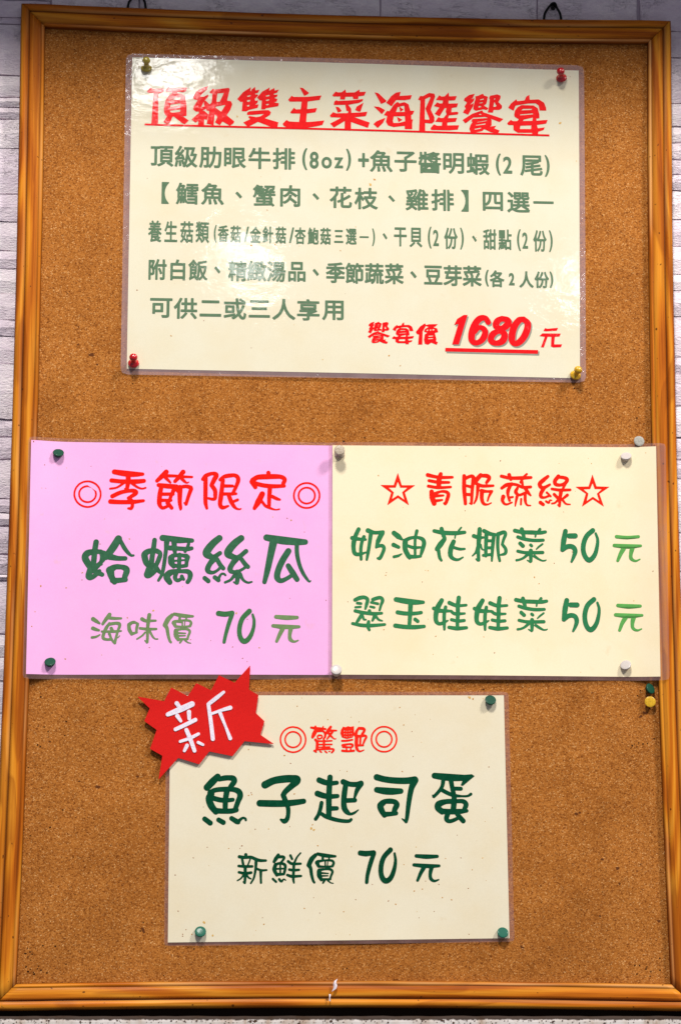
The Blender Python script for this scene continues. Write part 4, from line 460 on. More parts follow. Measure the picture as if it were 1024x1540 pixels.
vs, fs = [], []
for x, z in HOLES: fan(x, z, random.uniform(.5, .85), random.uniform(.5, .8), -.12 - random.random() * .02, 7, .3, vs, fs)
rr = random.Random(11)
for k in range(150):
    x, z = rr.uniform(4, 540), rr.uniform(4, 835)
    r = rr.uniform(.25, .6); fan(x, z, r, r * rr.uniform(.6, 1), -.14 - rr.random() * .02, 6, .3, vs, fs)
tag(mesh('pin_holes', vs, fs, mat_flat('hole_dark', (.018, .006, .003), 1), board), kind='stuff')
vs, fs = [], []
for x, z, a, b_ in SPLATS: fan(x, z, a * .7, b_ * .7, -.10, 11, .35, vs, fs, random.uniform(-.6, .6))
tag(mesh('cork_stains', vs, fs, mat_flat('cork_stain', (.12, .034, .008), .8), board), kind='stuff')

# frame rails: moulded profile swept along slightly bowed lengths, mitred corners
PROFILE = [(0, 0), (0, -3.8), (.5, -5.0), (1.6, -5.7), (2.7, -5.6), (3.3, -5.0), (4.0, -5.6), (6, -6.7), (8.5, -7.2), (11, -7.2), (12.8, -6.8), (13.4, -5.9), (14.2, -5.6), (14.7, -6.4), (15.6, -7.6), (17.2, -8.2), (18.8, -8.2), (20.4, -7.4), (21.5, -5.2), (22, -2.2), (22, 3)]
SHADE_GRIME = [1, .8, .35, .05, .1, .75, .35, .05, 0, 0, .2, .85, 1, .35, 0, 0, 0, .25, .8, 1, 1]  # painted shade plus grime in the grooves, lip wall and outer side
EDGE_HIGHLIGHT = [0, 0, .2, .75, .5, 0, 0, 0, 0, 0, 0, 0, 0, .45, .3, 0, 0, 0, 0, 0, 0]  # painted highlight, broken up like wear, on the lip bead and outer ridge
def quad_bow(pts, axis):
    # least squares parabola a*t*(1-t) through the measured bow of the inner edge
    t = np.array([(p[axis] - pts[0][axis]) / (pts[-1][axis] - pts[0][axis]) for p in pts]); o = 1 - axis
    base = np.array([pts[0][o] + (pts[-1][o] - pts[0][o]) * tt for tt in t]); d = np.array([p[o] for p in pts]) - base
    k = t * (1 - t); return float((d * k).sum() / (k * k).sum())
def rail(A, B, out, bow, mat, label):
    A, B, out = np.array(A, float), np.array(B, float), np.array(out, float)
    Ln = np.linalg.norm(B - A); d = (B - A) / Ln
    NS = 90; vs, fs, uv, gr = [], [], [], []
    for i in range(NS + 1):
        for k, (s, y) in enumerate(PROFILE):
            al = -s + .2 + (Ln + 2 * s - .4) * i / NS
            t = min(1, max(0, al / Ln))
            jig = .16 * math.sin(al * .031 + k * .9 + len(label)) + .10 * math.sin(al * .083 + k * 2.1)
            P = A + d * al + out * (s - bow * t * (1 - t) + (jig if 0 < k < len(PROFILE) - 2 else 0))
            vs.append((P[0], y + (jig * .8 if 1 < k < len(PROFILE) - 2 else 0), P[1])); uv.append((al * S, (s - .35 * y) * S)); gr.append(SHADE_GRIME[k])
    n = len(PROFILE)
    for i in range(NS):
        for k in range(n - 1):
            a = i * n + k; fs.append((a, a + n, a + n + 1, a + 1))
    b0 = 0; fs.append(tuple(range(n))); fs.append(tuple(NS * n + k for k in range(n - 1, -1, -1)))
    o = mesh('frame_rail', vs, fs, mat, board, smooth=True, uvs=uv)
    me = o.data; ca = me.color_attributes.new('painted_shading', 'FLOAT_COLOR', 'POINT')
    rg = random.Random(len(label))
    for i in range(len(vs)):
        g = gr[i]; ca.data[i].color = (g, EDGE_HIGHLIGHT[i % n], 0, 1)
    me.polygons[-1].use_smooth = False; me.polygons[-2].use_smooth = False
    bm = bmesh.new(); bm.from_mesh(me); bmesh.ops.recalc_face_normals(bm, faces=bm.faces); bm.to_mesh(me); bm.free()
    o['label'] = label
    return o
W, Hh = 546.0, BOARD_HEIGHT
bl = quad_bow(EDGE_LEFT, 1); br = quad_bow(EDGE_RIGHT, 1); bt = quad_bow(EDGE_TOP, 0); bb = quad_bow(EDGE_BOTTOM, 0)
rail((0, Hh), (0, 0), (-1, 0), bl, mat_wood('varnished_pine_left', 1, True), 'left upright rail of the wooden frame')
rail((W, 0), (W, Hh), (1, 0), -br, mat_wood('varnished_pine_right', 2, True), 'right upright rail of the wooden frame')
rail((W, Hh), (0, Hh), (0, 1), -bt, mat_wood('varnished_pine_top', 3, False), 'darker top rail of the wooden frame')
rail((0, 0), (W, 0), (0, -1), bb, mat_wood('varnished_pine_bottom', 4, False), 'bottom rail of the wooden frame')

# ------------------------------------------------------------------ lettering: stroke and outline fields -> clean polygons
def catmull(pts, sub=7):
    P = [np.array(p, float) for p in pts]
    if len(P) < 3: return P
    out = []
    for i in range(len(P) - 1):
        p0 = P[i - 1] if i else 2 * P[0] - P[1]; p1, p2 = P[i], P[i + 1]
        p3 = P[i + 2] if i + 2 < len(P) else 2 * P[-1] - P[-2]
        # centripetal-ish: tangents limited so that uneven spacing does not overshoot
        d = np.linalg.norm((p2 - p1)[:2]) + 1e-6
        m1 = (p2 - p0) / (np.linalg.norm((p2 - p0)[:2]) + 1e-6) * d; m2 = (p3 - p1) / (np.linalg.norm((p3 - p1)[:2]) + 1e-6) * d
        for k in range(sub):
            t = k / sub; t2, t3 = t * t, t * t * t
            v = (2 * t3 - 3 * t2 + 1) * p1 + (t3 - 2 * t2 + t) * m1 + (-2 * t3 + 3 * t2) * p2 + (t3 - t2) * m2
            v[2] = p1[2] + (p2[2] - p1[2]) * t
            out.append(v)
    out.append(P[-1]); return out

class Field:
    def __init__(s, x0, z0, x1, z1, cell, pad):
        s.c = cell; s.x0, s.z0 = x0 - pad, z0 - pad
        s.nx = int((x1 - x0 + 2 * pad) / cell) + 2; s.nz = int((z1 - z0 + 2 * pad) / cell) + 2
        s.f = np.full((s.nz, s.nx), 9.0, np.float32)
    def win(s, xa, za, xb, zb):
        i0 = max(0, int((xa - s.x0) / s.c)); i1 = min(s.nx, int((xb - s.x0) / s.c) + 2)
        j0 = max(0, int((za - s.z0) / s.c)); j1 = min(s.nz, int((zb - s.z0) / s.c) + 2)
        X = s.x0 + s.c * np.arange(i0, i1)[None, :]; Z = s.z0 + s.c * np.arange(j0, j1)[:, None]
        return slice(j0, j1), slice(i0, i1), X, Z
    def capsule(s, a, b):
        m = max(a[2], b[2]) + 2.2 * s.c
        sj, si, X, Z = s.win(min(a[0], b[0]) - m, min(a[1], b[1]) - m, max(a[0], b[0]) + m, max(a[1], b[1]) + m)
        dx, dz = b[0] - a[0], b[1] - a[1]; L2 = dx * dx + dz * dz + 1e-9
        t = np.clip(((X - a[0]) * dx + (Z - a[1]) * dz) / L2, 0, 1)
        d = np.hypot(X - a[0] - t * dx, Z - a[1] - t * dz) - (a[2] + (b[2] - a[2]) * t)
        s.f[sj, si] = np.minimum(s.f[sj, si], d)
    def edges(s, loops, grow=0.0, m=1.0):
        """signed distance of closed loops (even-odd)"""
        pts = [p for l in loops for p in l]; m = m + grow
        xa, za = min(p[0] for p in pts) - m, min(p[1] for p in pts) - m
        xb, zb = max(p[0] for p in pts) + m, max(p[1] for p in pts) + m
        sj, si, X, Z = s.win(xa, za, xb, zb)
        d = np.full(np.broadcast(X, Z).shape, 9.0); inside = np.zeros(d.shape, bool)
        for l in loops:
            for k in range(len(l)):
                a, b = l[k], l[(k + 1) % len(l)]
                dx, dz = b[0] - a[0], b[1] - a[1]; L2 = dx * dx + dz * dz + 1e-12
                t = np.clip(((X - a[0]) * dx + (Z - a[1]) * dz) / L2, 0, 1)
                d = np.minimum(d, np.hypot(X - a[0] - t * dx, Z - a[1] - t * dz))
                if abs(dz) > 1e-9:
                    c = ((a[1] > Z) != (b[1] > Z)) & (X < dx * (Z - a[1]) / dz + a[0]); inside ^= c
        return sj, si, np.where(inside, -d, d) - grow
    def contours(s, iso=0.0):
        f = s.f - iso + 1e-6; f[0, :] = f[-1, :] = 9; f[:, 0] = f[:, -1] = 9
        neg = f < 0
        code = neg[:-1, :-1] * 1 + neg[:-1, 1:] * 2 + neg[1:, 1:] * 4 + neg[1:, :-1] * 8
        jj, ii = np.nonzero((code > 0) & (code < 15))
        seg = {1: [(3, 0)], 2: [(0, 1)], 3: [(3, 1)], 4: [(1, 2)], 5: [(3, 2), (1, 0)], 6: [(0, 2)], 7: [(3, 2)], 8: [(2, 3)], 9: [(2, 0)], 10: [(0, 3), (2, 1)], 11: [(2, 1)], 12: [(1, 3)], 13: [(1, 0)], 14: [(0, 3)]}
        nxt, pos = {}, {}
        def ek(j, i, e):
            return ((j, i, 0), (j, i + 1, 1), (j + 1, i, 0), (j, i, 1))[e]
        def ep(k):
            if k not in pos:
                j, i, v = k
                a = f[j, i]; b = f[j, i + 1] if v == 0 else f[j + 1, i]; t = a / (a - b)
                pos[k] = (s.x0 + s.c * (i + (t if v == 0 else 0)), s.z0 + s.c * (j + (t if v == 1 else 0)))
            return k
        for j, i in zip(jj.tolist(), ii.tolist()):
            for a, b in seg[int(code[j, i])]: nxt[ep(ek(j, i, a))] = ep(ek(j, i, b))
        loops = []
        while nxt:
            st, cur = nxt.popitem(); l = [pos[st]]
            while cur != st and cur in nxt:
                l.append(pos[cur]); cur = nxt.pop(cur)
            if len(l) > 4: loops.append(l)
        return loops

def simplify(l, tol):
    keep = []
    n = len(l); i = 0
    for k in range(n):
        a = keep[-1] if keep else l[k - 1]; p = l[k]; b = l[(k + 1) % n]
        cr = abs((p[0] - a[0]) * (b[1] - a[1]) - (p[1] - a[1]) * (b[0] - a[0])) / (math.hypot(b[0] - a[0], b[1] - a[1]) + 1e-9)
        if cr > tol or math.hypot(p[0] - a[0], p[1] - a[1]) > 2.0: keep.append(p)
    return keep if len(keep) > 3 else l

def stroke_loops(data):
    out = []
    for gl in data.split('#'):
        els = []
        for e in gl.split('|'):
            els.append((e[0], [[float(v) / 10 for v in p.split(',')] for p in e[1:].split(' ')]))
        xs = [p[0] for k, e in els for p in e]; zs = [p[1] for k, e in els for p in e]
        F = Field(min(xs), min(zs), max(xs), max(zs), .3, 5.5)
        for k, e in els:
            if k in 'SL':
                pp = catmull(e) if k == 'S' else [np.array(p) for p in e]
                for a, b in zip(pp[:-1], pp[1:]): F.capsule(a, b)
            else:
                sj, si, d = F.edges([e], .12 if k == 'P' else -.05)
                F.f[sj, si] = np.minimum(F.f[sj, si], d) if k == 'P' else np.maximum(F.f[sj, si], -d)
        out += F.contours()
    return out

_gc = {}
def glyph_outline(ch):
    if ch in _gc: return _gc[ch]
    cu = bpy.data.curves.new('glyph', 'FONT'); cu.body = ch; cu.fill_mode = 'NONE'; cu.resolution_u = 4
    o = bpy.data.objects.new('glyph', cu); C.objects.link(o)
    dg = bpy.context.evaluated_depsgraph_get(); me = bpy.data.meshes.new_from_object(o.evaluated_get(dg))
    adj = {}
    for e in me.edges:
        a, b = e.vertices; adj.setdefault(a, []).append(b); adj.setdefault(b, []).append(a)
    loops, seen = [], set()
    for v in list(adj):
        if v in seen: continue
        l = [v]; seen.add(v); cur = v
        while True:
            nx = [w for w in adj[cur] if w not in seen]
            if not nx: break
            cur = nx[0]; seen.add(cur); l.append(cur)
        if len(l) > 2: loops.append([(me.vertices[i].co.x, me.vertices[i].co.y) for i in l])
    bpy.data.objects.remove(o); bpy.data.curves.remove(cu); bpy.data.meshes.remove(me)
    _gc[ch] = loops; return loops

FIT = set('()8oz+2/、一二三【】')
def printed_loops(data, grow):
    # glyph size reference: the full-width box of a square ideograph
    ref = glyph_outline('國'); rx = [p[0] for l in ref for p in l]; rz = [p[1] for l in ref for p in l]
    em_w, em_h = (max(rx) - min(rx)) * 1.10, (max(rz) - min(rz)) * 1.08
    out = []
    for it in data.split(' '):
        ch = it[0]; cx, cz, w, h = [float(v) / 10 for v in it[1:].split(',')]
        lo = glyph_outline(ch)
        xs = [p[0] for l in lo for p in l]; zs = [p[1] for l in lo for p in l]
        bw, bh = max(xs) - min(xs), max(zs) - min(zs); mx_, mz = (max(xs) + min(xs)) / 2, (max(zs) + min(zs)) / 2
        if ch in FIT: sx, sz = (w - 2 * grow) / bw, (h - 2 * grow) / bh
        else: sx, sz = w / em_w, h / em_h
        L2 = [[(cx + (p[0] - mx_) * sx, cz + (p[1] - mz) * sz) for p in l] for l in lo]
        xs = [p[0] for l in L2 for p in l]; zs = [p[1] for l in L2 for p in l]
        F = Field(min(xs), min(zs), max(xs), max(zs), .28, 1.5)
        sj, si, d = F.edges(L2, grow); F.f[sj, si] = np.minimum(F.f[sj, si], d)
        out += F.contours()
    return out

def lettering(name, loops, mat, parent, yfun, lift, label=None):
    cu = bpy.data.curves.new(name, 'CURVE'); cu.dimensions = '2D'; cu.fill_mode = 'BOTH'
    for l in loops:
        l = simplify(l, .012)
        sp = cu.splines.new('POLY'); sp.points.add(len(l) - 1)
        co = []
        for p in l: co += [p[0], p[1], 0, 1]
        sp.points.foreach_set('co', co); sp.use_cyclic_u = True
    o = bpy.data.objects.new(name, cu); C.objects.link(o)
    me = bpy.data.meshes.new_from_object(o.evaluated_get(bpy.context.evaluated_depsgraph_get()))
    bpy.data.objects.remove(o); bpy.data.curves.remove(cu)
    n = len(me.vertices); co = np.empty(n * 3); me.vertices.foreach_get('co', co); co = co.reshape(-1, 3)
    y = np.array([yfun(a, b) for a, b in co[:, :2]]) - lift if n else np.zeros(0)
    me.vertices.foreach_set('co', (np.c_[co[:, 0], y, co[:, 1]] * S).ravel())
    bm = bmesh.new(); bm.from_mesh(me)
    for f_ in bm.faces:
        if f_.normal.y > 0: f_.normal_flip()
    bm.to_mesh(me); bm.free(); me.name = name
    me.materials.clear()
    o = link(name, me, mat, parent)
    if label: o['label'] = label
    return o

# ------------------------------------------------------------------ notices
def bil(Q, u, v):
    (tl, tr, br_, bl_) = Q
    return tuple((tl[i] * (1 - u) + tr[i] * u) * (1 - v) + (bl_[i] * (1 - u) + br_[i] * u) * v for i in (0, 1))
def surf(key):
    ex = math.exp
    if key == 'A':
        def f(x, z):
            u = (x - 74) / 412; v = (z - 520) / 296
            u_, v_ = min(1, max(0, u)), min(1, max(0, v))
            return -1.4 - 1.3 * math.sin(math.pi * u_) ** 2 - 1.0 * math.sin(math.pi * v_) * (2 * u_ - 1) ** 2
    elif key == 'B':
        def f(x, z):
            d = max(0, x + 4); e = max(0, z - 252); t = max(0, 464 - z); u = min(1, max(0, (x - 20) / 235))
            return -1.6 - 6.6 * ex(-(d / 20) ** 2) - 3.2 * ex(-e / 30) * math.sin(math.pi * u) ** 1.5 - .5 * ex(-t / 30) * math.sin(math.pi * u) ** 2
    elif key == 'C':
        def f(x, z):
            d = max(0, 553 - x); e = max(0, z - 252); t = max(0, 465 - z); u = min(1, max(0, (x - 262) / 255))
            return -2.4 - 6.0 * ex(-(d / 22) ** 2) - 3.2 * ex(-e / 30) * math.sin(math.pi * u) ** 1.5 - .5 * ex(-t / 30) * math.sin(math.pi * u) ** 2
    else:
        def f(x, z):
            e = max(0, z - 31); u = min(1, max(0, (x - 150) / 250)); dl = max(0, x - 119); dr = max(0, 414 - x)
            return -1.3 - 2.0 * ex(-e / 30) * math.sin(math.pi * u) ** 1.5 - .6 * ex(-dl / 25) - .5 * ex(-dr / 25)
    return f

FLECK = mat_flat('grease_fleck', (.56, .27, .07), .5); FLECKD = mat_flat('dark_fleck', (.34, .12, .04), .5); FLECKY = mat_flat('pale_grease', (.66, .40, .12), .5)
def notice(name, key, paper, film, pmat, fmat, label, round_, flecks, dens):
    cx = sum(p[0] for p in paper) / 4; cz = sum(p[1] for p in paper) / 4
    root = thing(name, (cx, -1, cz), label, 'notice')
    f = surf(key)
    n = 44; vs, fs = [], []
    for j in range(n + 1):
        for i in range(n + 1):
            x, z = bil(paper, i / n, j / n); vs.append((x, f(x, z), z))
    for j in range(n):
        for i in range(n):
            a = j * (n + 1) + i; fs.append((a, a + n + 1, a + n + 2, a + 1))
    ring = [i for i in range(n + 1)] + [j * (n + 1) + n for j in range(1, n + 1)] + [n * (n + 1) + i for i in range(n - 1, -1, -1)] + [j * (n + 1) for j in range(n - 1, 0, -1)]
    b0 = len(vs)
    for r in ring: vs.append(vs[r])
    b1 = len(vs)
    for r in ring: vs.append((vs[r][0], vs[r][1] + .25, vs[r][2]))
    for k in range(len(ring)):
        k2 = (k + 1) % len(ring); fs.append((b0 + k, b0 + k2, b1 + k2, b1 + k))
    mesh('paper', vs, fs, pmat, root, smooth=False)
    for p_ in root.children[0].data.polygons[:n * n]: p_.use_smooth = True
    # sealed film margin with rounded corners
    m = 60; inner, outer = [], []
    def perim(Q, rad):
        pts = []
        for s in range(4):
            A = np.array(Q[s]); B = np.array(Q[(s + 1) % 4])
            for k in range(m): pts.append(A + (B - A) * k / m)
        if rad:
            out = []
            for p in pts:
                q = p.copy()
                for s in range(4):
                    V = np.array(Q[s]); a = np.array(Q[s - 1]) - V; b = np.array(Q[(s + 1) % 4]) - V
                    a = a / np.linalg.norm(a); b = b / np.linalg.norm(b); c = V + (a + b) * rad
                    w = p - V; ca, cb = w @ a, w @ b
                    if -.01 <= ca < rad and -.01 <= cb < rad:
                        w2 = p - c; nn = np.linalg.norm(w2); q = c + w2 / nn * rad if nn > rad else p
                out.append(q)
            pts = out
        return pts
    pi, po = perim(paper, 0), perim(film, round_)
    vs, fs = [], []
    T = len(pi)
    for k in range(T):
        for t in (0, .5, 1):
            p = pi[k] * (1 - t) + po[k] * t
            vs.append((p[0], f(p[0], p[1]) + .14 , p[1]))
    for k in range(T):
        k2 = (k + 1) % T
        for t in (0, 1): fs.append((k * 3 + t, k * 3 + t + 1, k2 * 3 + t + 1, k2 * 3 + t))
    mesh('film_margin', vs, fs, fmat, root, smooth=True)
    # flecks of grease and dirt
    rg = random.Random(len(label)); sets = {0: ([], []), 1: ([], []), 2: ([], [])}
    for fl in flecks:
        k = 0 if fl[2] > .95 else 1
        if fl[2] >= 1.8: k = 2
        fan(fl[0], fl[1], fl[2] * .55 * rg.uniform(.7, 1.4), fl[2] * .5, f(fl[0], fl[1]) - .10, 8, .35, *sets[k], rot=rg.uniform(-1, 1))
    for _ in range(dens):
        x, z = bil(paper, rg.random(), rg.random()); r = rg.uniform(.18, .45)
        fan(x, z, r, r * rg.uniform(.6, 1.5), f(x, z) - .09, 6, .3, *sets[rg.choice((0, 1, 2, 2))])
    for k, mt in ((0, FLECK), (1, FLECKD), (2, FLECKY)):
        if sets[k][0]: tag(mesh('grease_flecks', sets[k][0], sets[k][1], mt, root), kind='stuff')
    return root, f

FILM_GLOSSY = mat_film('laminate_edge', .40, (.50, .35, .37))
FILM_DULL = mat_film('laminate_edge_dull', .24, (.46, .27, .27))
nA, fA = notice('menu_notice', 'A', PAPER_A, FILM_A, mat_paper('cream_paper_glossy', (.775, .715, .55), .9, (.985, .95, .89)), FILM_GLOSSY,
                'large laminated cream menu sheet with red title and grey green lines, topmost on the board', 5, FLECKS_A, 14)
nB, fB = notice('menu_notice', 'B', PAPER_B, FILM_B, mat_paper('pink_paper', (.90, .46, .78), .22, (.98, .93, .98)), FILM_DULL,
                'bright pink seasonal notice with red heading and green dish name, left of the cream one', 3, FLECKS_B, 26)
nC, fC = notice('menu_notice', 'C', PAPER_C, FILM_C, mat_paper('yellowish_paper', (.90, .775, .548), .22, (.985, .95, .88)), FILM_DULL,
                'cream notice with two red stars in its heading, right of the pink one', 3, FLECKS_C, 26)
nD, fD = notice('menu_notice', 'D', PAPER_D, FILM_D, mat_paper('cream_paper', (.80, .722, .553), .22, (.985, .95, .89)), FILM_DULL,
                'lowest cream notice with dark green dish name under the red starburst', 3, FLECKS_D, 40)

RED = (.90, .012, .006)
INK = {
 ('A', 'title'): mat_ink('red_ink_title', (.86, .012, .012), .9), ('A', 'underline'): mat_ink('red_ink_line', (.80, .008, .010), .9),
 ('A', 'price_label'): mat_ink('red_ink_label', (.88, .004, .006), .9), ('A', 'price_number'): mat_ink('red_ink_price', (.86, .004, .008), .9),
 ('A', 'currency'): mat_ink('red_ink_unit', (.88, .006, .01), .9), ('A', 'price_shadow'): mat_ink('grey_drop_print', (.30, .29, .24), .9),
 ('A', 'text'): mat_ink('grey_green_ink', (.112, .188, .108), .9, .10),
 ('B', 'ring_mark'): mat_ink('red_print', RED), ('B', 'heading'): mat_ink('red_print_bold', RED), ('B', 'dish_name'): mat_ink('green_print', (.038, .130, .066), .3, .18),
 ('B', 'price_line'): mat_ink('olive_print', (.16, .245, .105), .3), ('B', 'price_number'): mat_ink('green_print_number', (.05, .165, .062), .3), ('B', 'currency'): mat_ink('olive_print_unit', (.17, .26, .11), .3),
 ('C', 'star_mark'): mat_ink('red_star', (.92, .018, .006)), ('C', 'heading'): mat_ink('red_print_c', (.90, .016, .006)), ('C', 'menu_line'): mat_ink('green_line', (.030, .190, .070), .3),
 ('C', 'menu_line2'): mat_ink('green_line_low', (.034, .205, .075), .3), ('C', 'price_number'): mat_ink('green_number', (.028, .190, .075), .3), ('C', 'currency'): mat_ink('light_green_unit', (.11, .36, .085), .3),
 ('D', 'ring_mark'): mat_ink('red_ring', (.90, .022, .008)), ('D', 'heading'): mat_ink('red_heading', (.90, .02, .008)), ('D', 'dish_name'): mat_ink('bottle_green_ink', (.002, .060, .026), .3, .2),
 ('D', 'price_line'): mat_ink('bottle_green_small', (.002, .055, .022), .3, .2), ('D', 'price_number'): mat_ink('bottle_green_number', (.002, .055, .022), .3, .2), ('D', 'currency'): mat_ink('bottle_green_unit', (.002, .060, .026), .3, .2),
}
PNAME = {'title': 'title_lettering', 'heading': 'heading_lettering', 'dish_name': 'dish_name_lettering', 'price_line': 'price_lettering', 'price_label': 'price_lettering',
         'price_number': 'price_figures', 'currency': 'currency_lettering', 'menu_line': 'dish_lettering', 'menu_line2': 'dish_lettering', 'underline': 'underline', 'ring_mark': 'ring_mark', 'star_mark': 'star_mark', 'price_shadow': 'printed_drop_shadow'}
LIFT = {'price_number': .30, 'price_shadow': .12}
roots = {'A': (nA, fA), 'B': (nB, fB), 'C': (nC, fC), 'D': (nD, fD)}
for (n_, part), data in STROKES.items():
    if n_ == 'E': continue
    root, f = roots[n_]
    if part == 'underline':
        for bar in data.split('#'):
            (a, b_, c_, d_) = [[float(v) / 10 for v in p.split(',')] for p in bar[1:].split(' ')]
            vs = []; K = 60
            for k in range(K + 1):
                for p, q in ((a, b_), (d_, c_)):
                    x = p[0] + (q[0] - p[0]) * k / K; z = p[1] + (q[1] - p[1]) * k / K; vs.append((x, f(x, z) - .22, z))
            mesh('underline', vs, [(2 * k, 2 * k + 1, 2 * k + 3, 2 * k + 2) for k in range(K)], INK[(n_, part)], root)
        continue
    for piece in (data.split('#') if part in ('ring_mark', 'star_mark', 'currency') or (n_, part) == ('C', 'price_number') else [data]):
        lettering(PNAME[part], stroke_loops(piece), INK[(n_, part)], root, f, LIFT.get(part, .17))
for part, data in PRINTED.items():
    small = part == 'line3'
    lettering('text_line', printed_loops(data, .33 if small else .45), INK[('A', 'text')], nA, fA, .17)

# ------------------------------------------------------------------ red felt starburst
badge = thing('starburst_badge', (176, -6, 225), 'red felt starburst badge with a handwritten white character overlapping two notices', 'badge')
def by(x, z):
    t = min(1, max(0, (z - 222) / 44)); return -3.7 - 2.0 * t * t * (3 - 2 * t)
fl = stroke_loops('P' + ' '.join('%d,%d' % (x * 10, z * 10) for x, z in BADGE))
fo = lettering('felt_shape', fl, mat_felt(), badge, by, 0)
sf = fo.modifiers.new('thick', 'SOLIDIFY'); sf.thickness = .0013; sf.offset = -1
m_, nt_, b_ = new_mat('white_paint')
L(nt_, ramp(nt_, noise(nt_, mmpos(nt_), .8, 4, .7), [(.32, (.66, .54, .72)), (.5, (.86, .80, .90))]), b_.inputs['Base Color']); b_.inputs['Roughness'].default_value = .5
bump(nt_, noise(nt_, mmpos(nt_), 1.1, 3), .5, .5, b_)
bs = lettering('brush_strokes', stroke_loops(STROKES[('E', 'brush_strokes')]), m_, badge, by, .55)
so = bs.modifiers.new('thick', 'SOLIDIFY'); so.thickness = .00045; so.offset = -1

# ------------------------------------------------------------------ pins
def lathe(name, prof, H, F, mat, parent, seg=28):
    """prof: (radius, height) from the flange (0) to the head (1); axis from F through H"""
    H, F = Vector(H), Vector(F); ax = (H - F); ln = ax.length; q = ax.to_track_quat('Z', 'Y')
    vs, fs = [], []
    for r, h in prof:
        for k in range(seg):
            a = 2 * math.pi * k / seg; p = q @ Vector((r * math.cos(a), r * math.sin(a), h)) + F; vs.append(tuple(p))
    for i in range(len(prof) - 1):
        for k in range(seg):
            k2 = (k + 1) % seg; fs.append((i * seg + k, i * seg + k2, (i + 1) * seg + k2, (i + 1) * seg + k))
    fs.append(tuple(range(seg - 1, -1, -1))); fs.append(tuple((len(prof) - 1) * seg + k for k in range(seg)))
    o = mesh(name, vs, fs, mat, parent, smooth=True); return o
PINCOL = {'olive': ((.42, .32, .03), .2, .5, (.10, .07, .01)), 'red': ((.50, .004, .010), .18, .1, (.2, .0, .0)), 'yellow': ((.66, .38, .015), .3, .55, (.30, .13, .01)),
          'green': ((.001, .055, .030), .55, .3, (.002, .04, .02)), 'teal': ((.002, .10, .062), .55, .3, (.003, .08, .05)), 'beige': ((.50, .42, .33), .4, .7, (.26, .18, .10)),
          'white': ((.50, .45, .43), .5, .25, (.55, .48, .42)), 'grey': ((.38, .36, .32), .4, .7, (.22, .20, .17))}
STEEL = mat_flat('pin_steel', (.5, .5, .52), .3); STEEL.node_tree.nodes['Principled BSDF'].inputs['Metallic'].default_value = 1
def inside(Q, x, z): return min(Q[0][0], Q[3][0]) < x < max(Q[1][0], Q[2][0]) and min(Q[2][1], Q[3][1]) < z < max(Q[0][1], Q[1][1])
for idx, (kind, col, H, F, lab) in enumerate(PINS):
    for Q, f_ in ((PAPER_C, fC), (PAPER_B, fB), (PAPER_A, fA), (PAPER_D, fD)):
        if inside(Q, F[0], F[2]):
            dy = f_(F[0], F[2]) + 1.7; H = (H[0], H[1] + dy, H[2]); F = (F[0], F[1] + dy, F[2]); break
    c_, ro, sc_, sc_c = PINCOL[col]
    mat = mat_plastic('pin_' + col, c_, ro, sc_, sc_c, idx)
    root = thing('push_pin', F, lab, 'push pin', 'push pins in the board')
    ln = (Vector(H) - Vector(F)).length
    if kind == 'b':   # ball-topped pin seen a little from the side
        prof = [(1.2, -1.6), (4.3, -1.2), (4.9, -.6), (4.8, .2), (4.0, .9), (2.6, 1.5), (2.2, 2.6), (2.3, ln - 3.0), (2.9, ln - 2.2), (3.5, ln - 1.1), (3.65, ln), (3.3, ln + 1.2), (2.4, ln + 2.2), (1.2, ln + 2.75), (.2, ln + 2.85)]
    elif ln < 6:      # pushed right in: only the thick head shows
        prof = [(1.2, -1.6), (3.4, -1.0), (3.9, ln * .3), (4.5, ln * .5), (4.72, ln * .8), (4.75, ln + .1), (4.62, ln + .32), (4.2, ln + .46), (2.4, ln + .52), (.2, ln + .54)]
    else:             # barrel pin seen from the top: wide flat head
        prof = [(1.2, -1.6), (4.0, -1.3), (4.5, -.7), (4.3, .2), (2.9, 1.0), (2.4, 2.2), (2.5, ln - 2.4), (3.6, ln - 1.5), (4.45, ln - .9), (4.75, ln - .2), (4.7, ln + .5), (4.35, ln + 1.0), (3.4, ln + 1.25), (.2, ln + 1.3)]
    lathe('plastic_grip', prof, H, F, mat, root)
    ax = (Vector(H) - Vector(F)).normalized(); tip = Vector(F) - ax * 6
    lathe('steel_point', [(.25, 0), (.5, 2.5), (.5, 8)], Vector(F) - ax * .5, tip, STEEL, root, 10)

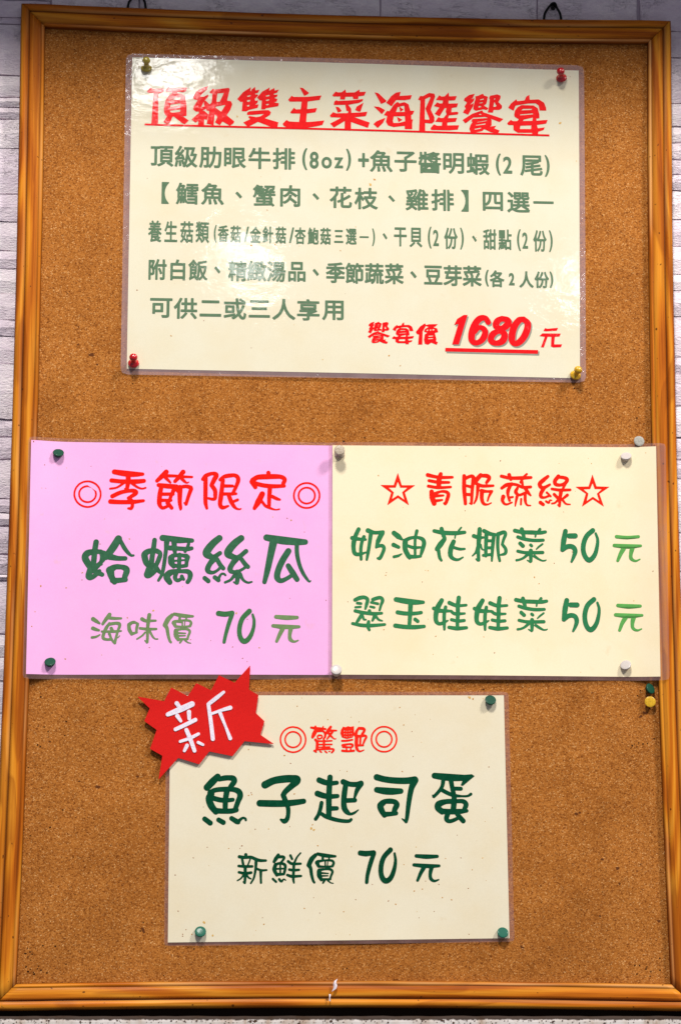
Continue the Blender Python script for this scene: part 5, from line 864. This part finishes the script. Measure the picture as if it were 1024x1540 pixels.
# ------------------------------------------------------------------ torn white scrap stuck on the bottom rail, hanging cords
scrap = thing('paper_scrap', (SCRAP[0][0], -9, SCRAP[0][1]), 'small torn white scrap stuck on the bottom frame rail', 'scrap')
wm = mat_flat('scrap_paper', (.80, .72, .78), .6)
def blade(name, pts, y, parent):
    k = len(pts); vs = [(x, y + .8 * math.sin(i * 1.3), z) for i, (x, z) in enumerate(pts)]; cx = sum(p[0] for p in pts) / k; cz = sum(p[1] for p in pts) / k
    vs.append((cx, y - 1.2, cz)); fs = [(i, (i + 1) % k, k) for i in range(k)]
    o = mesh(name, vs, fs, wm, parent); s_ = o.modifiers.new('t', 'SOLIDIFY'); s_.thickness = .0002
    return o
blade('torn_flake', SCRAP, -9.6, scrap); blade('torn_strip', SCRAP_THREAD, -9.8, scrap)

def tube(name, pts, r, mat, parent=None, y=6):
    cu = bpy.data.curves.new(name, 'CURVE'); cu.dimensions = '3D'; cu.bevel_depth = r * S; cu.bevel_resolution = 3
    sp = cu.splines.new('NURBS'); sp.points.add(len(pts) - 1); sp.use_endpoint_u = True; sp.order_u = 3
    for i, p in enumerate(pts): sp.points[i].co = (p[0] * S, p[2] * S, p[1] * S, 1)
    o = bpy.data.objects.new(name, cu); C.objects.link(o)
    me = bpy.data.meshes.new_from_object(o.evaluated_get(bpy.context.evaluated_depsgraph_get())); bpy.data.objects.remove(o); me.name = name
    me.materials.clear()
    return link(name, me, mat, parent, True)
black = mat_flat('black_cord', (.006, .006, .007), .5)
for pts, lab in ((HOOK_RIGHT, 'black cord loop over a nail above the right part of the frame'), (HOOK_LEFT, 'black cord loop above the left part of the frame')):
    root = thing('hanging_cord', (pts[2][0], 10, pts[2][1]), lab, 'cord', 'cords the board hangs from')
    path = [(x, z, -1) for x, z in pts]; path = [(path[0][0], path[0][1] - 8, -1)] + path + [(path[-1][0], path[-1][1] - 8, -1)]
    tube('cord', path, 1.15, black, root)
    tube('nail', [((pts[2][0] + pts[3][0]) / 2, pts[2][1] - 2.5, -3), ((pts[2][0] + pts[3][0]) / 2, pts[2][1] - 2.5, 12)], 2.3, black, root)

# dark line of mildew and drips on the wall just under the frame
vs, fs = [], []
rm = random.Random(5)
for k in range(260):
    x = rm.uniform(-40, 590); z = -29.2 - abs(rm.gauss(0, 1.8)); r = rm.uniform(.2, .55) if rm.random() < .93 else rm.uniform(.6, 1.1)
    fan(x, z, r * rm.uniform(.8, 1.8), r * rm.uniform(.5, 1.3), -9.2 - rm.random() * .2, 7, .35, vs, fs)
tag(mesh('mildew_spots', vs, fs, mat_flat('mildew', (.07, .035, .02), .9), ledge), kind='stuff')
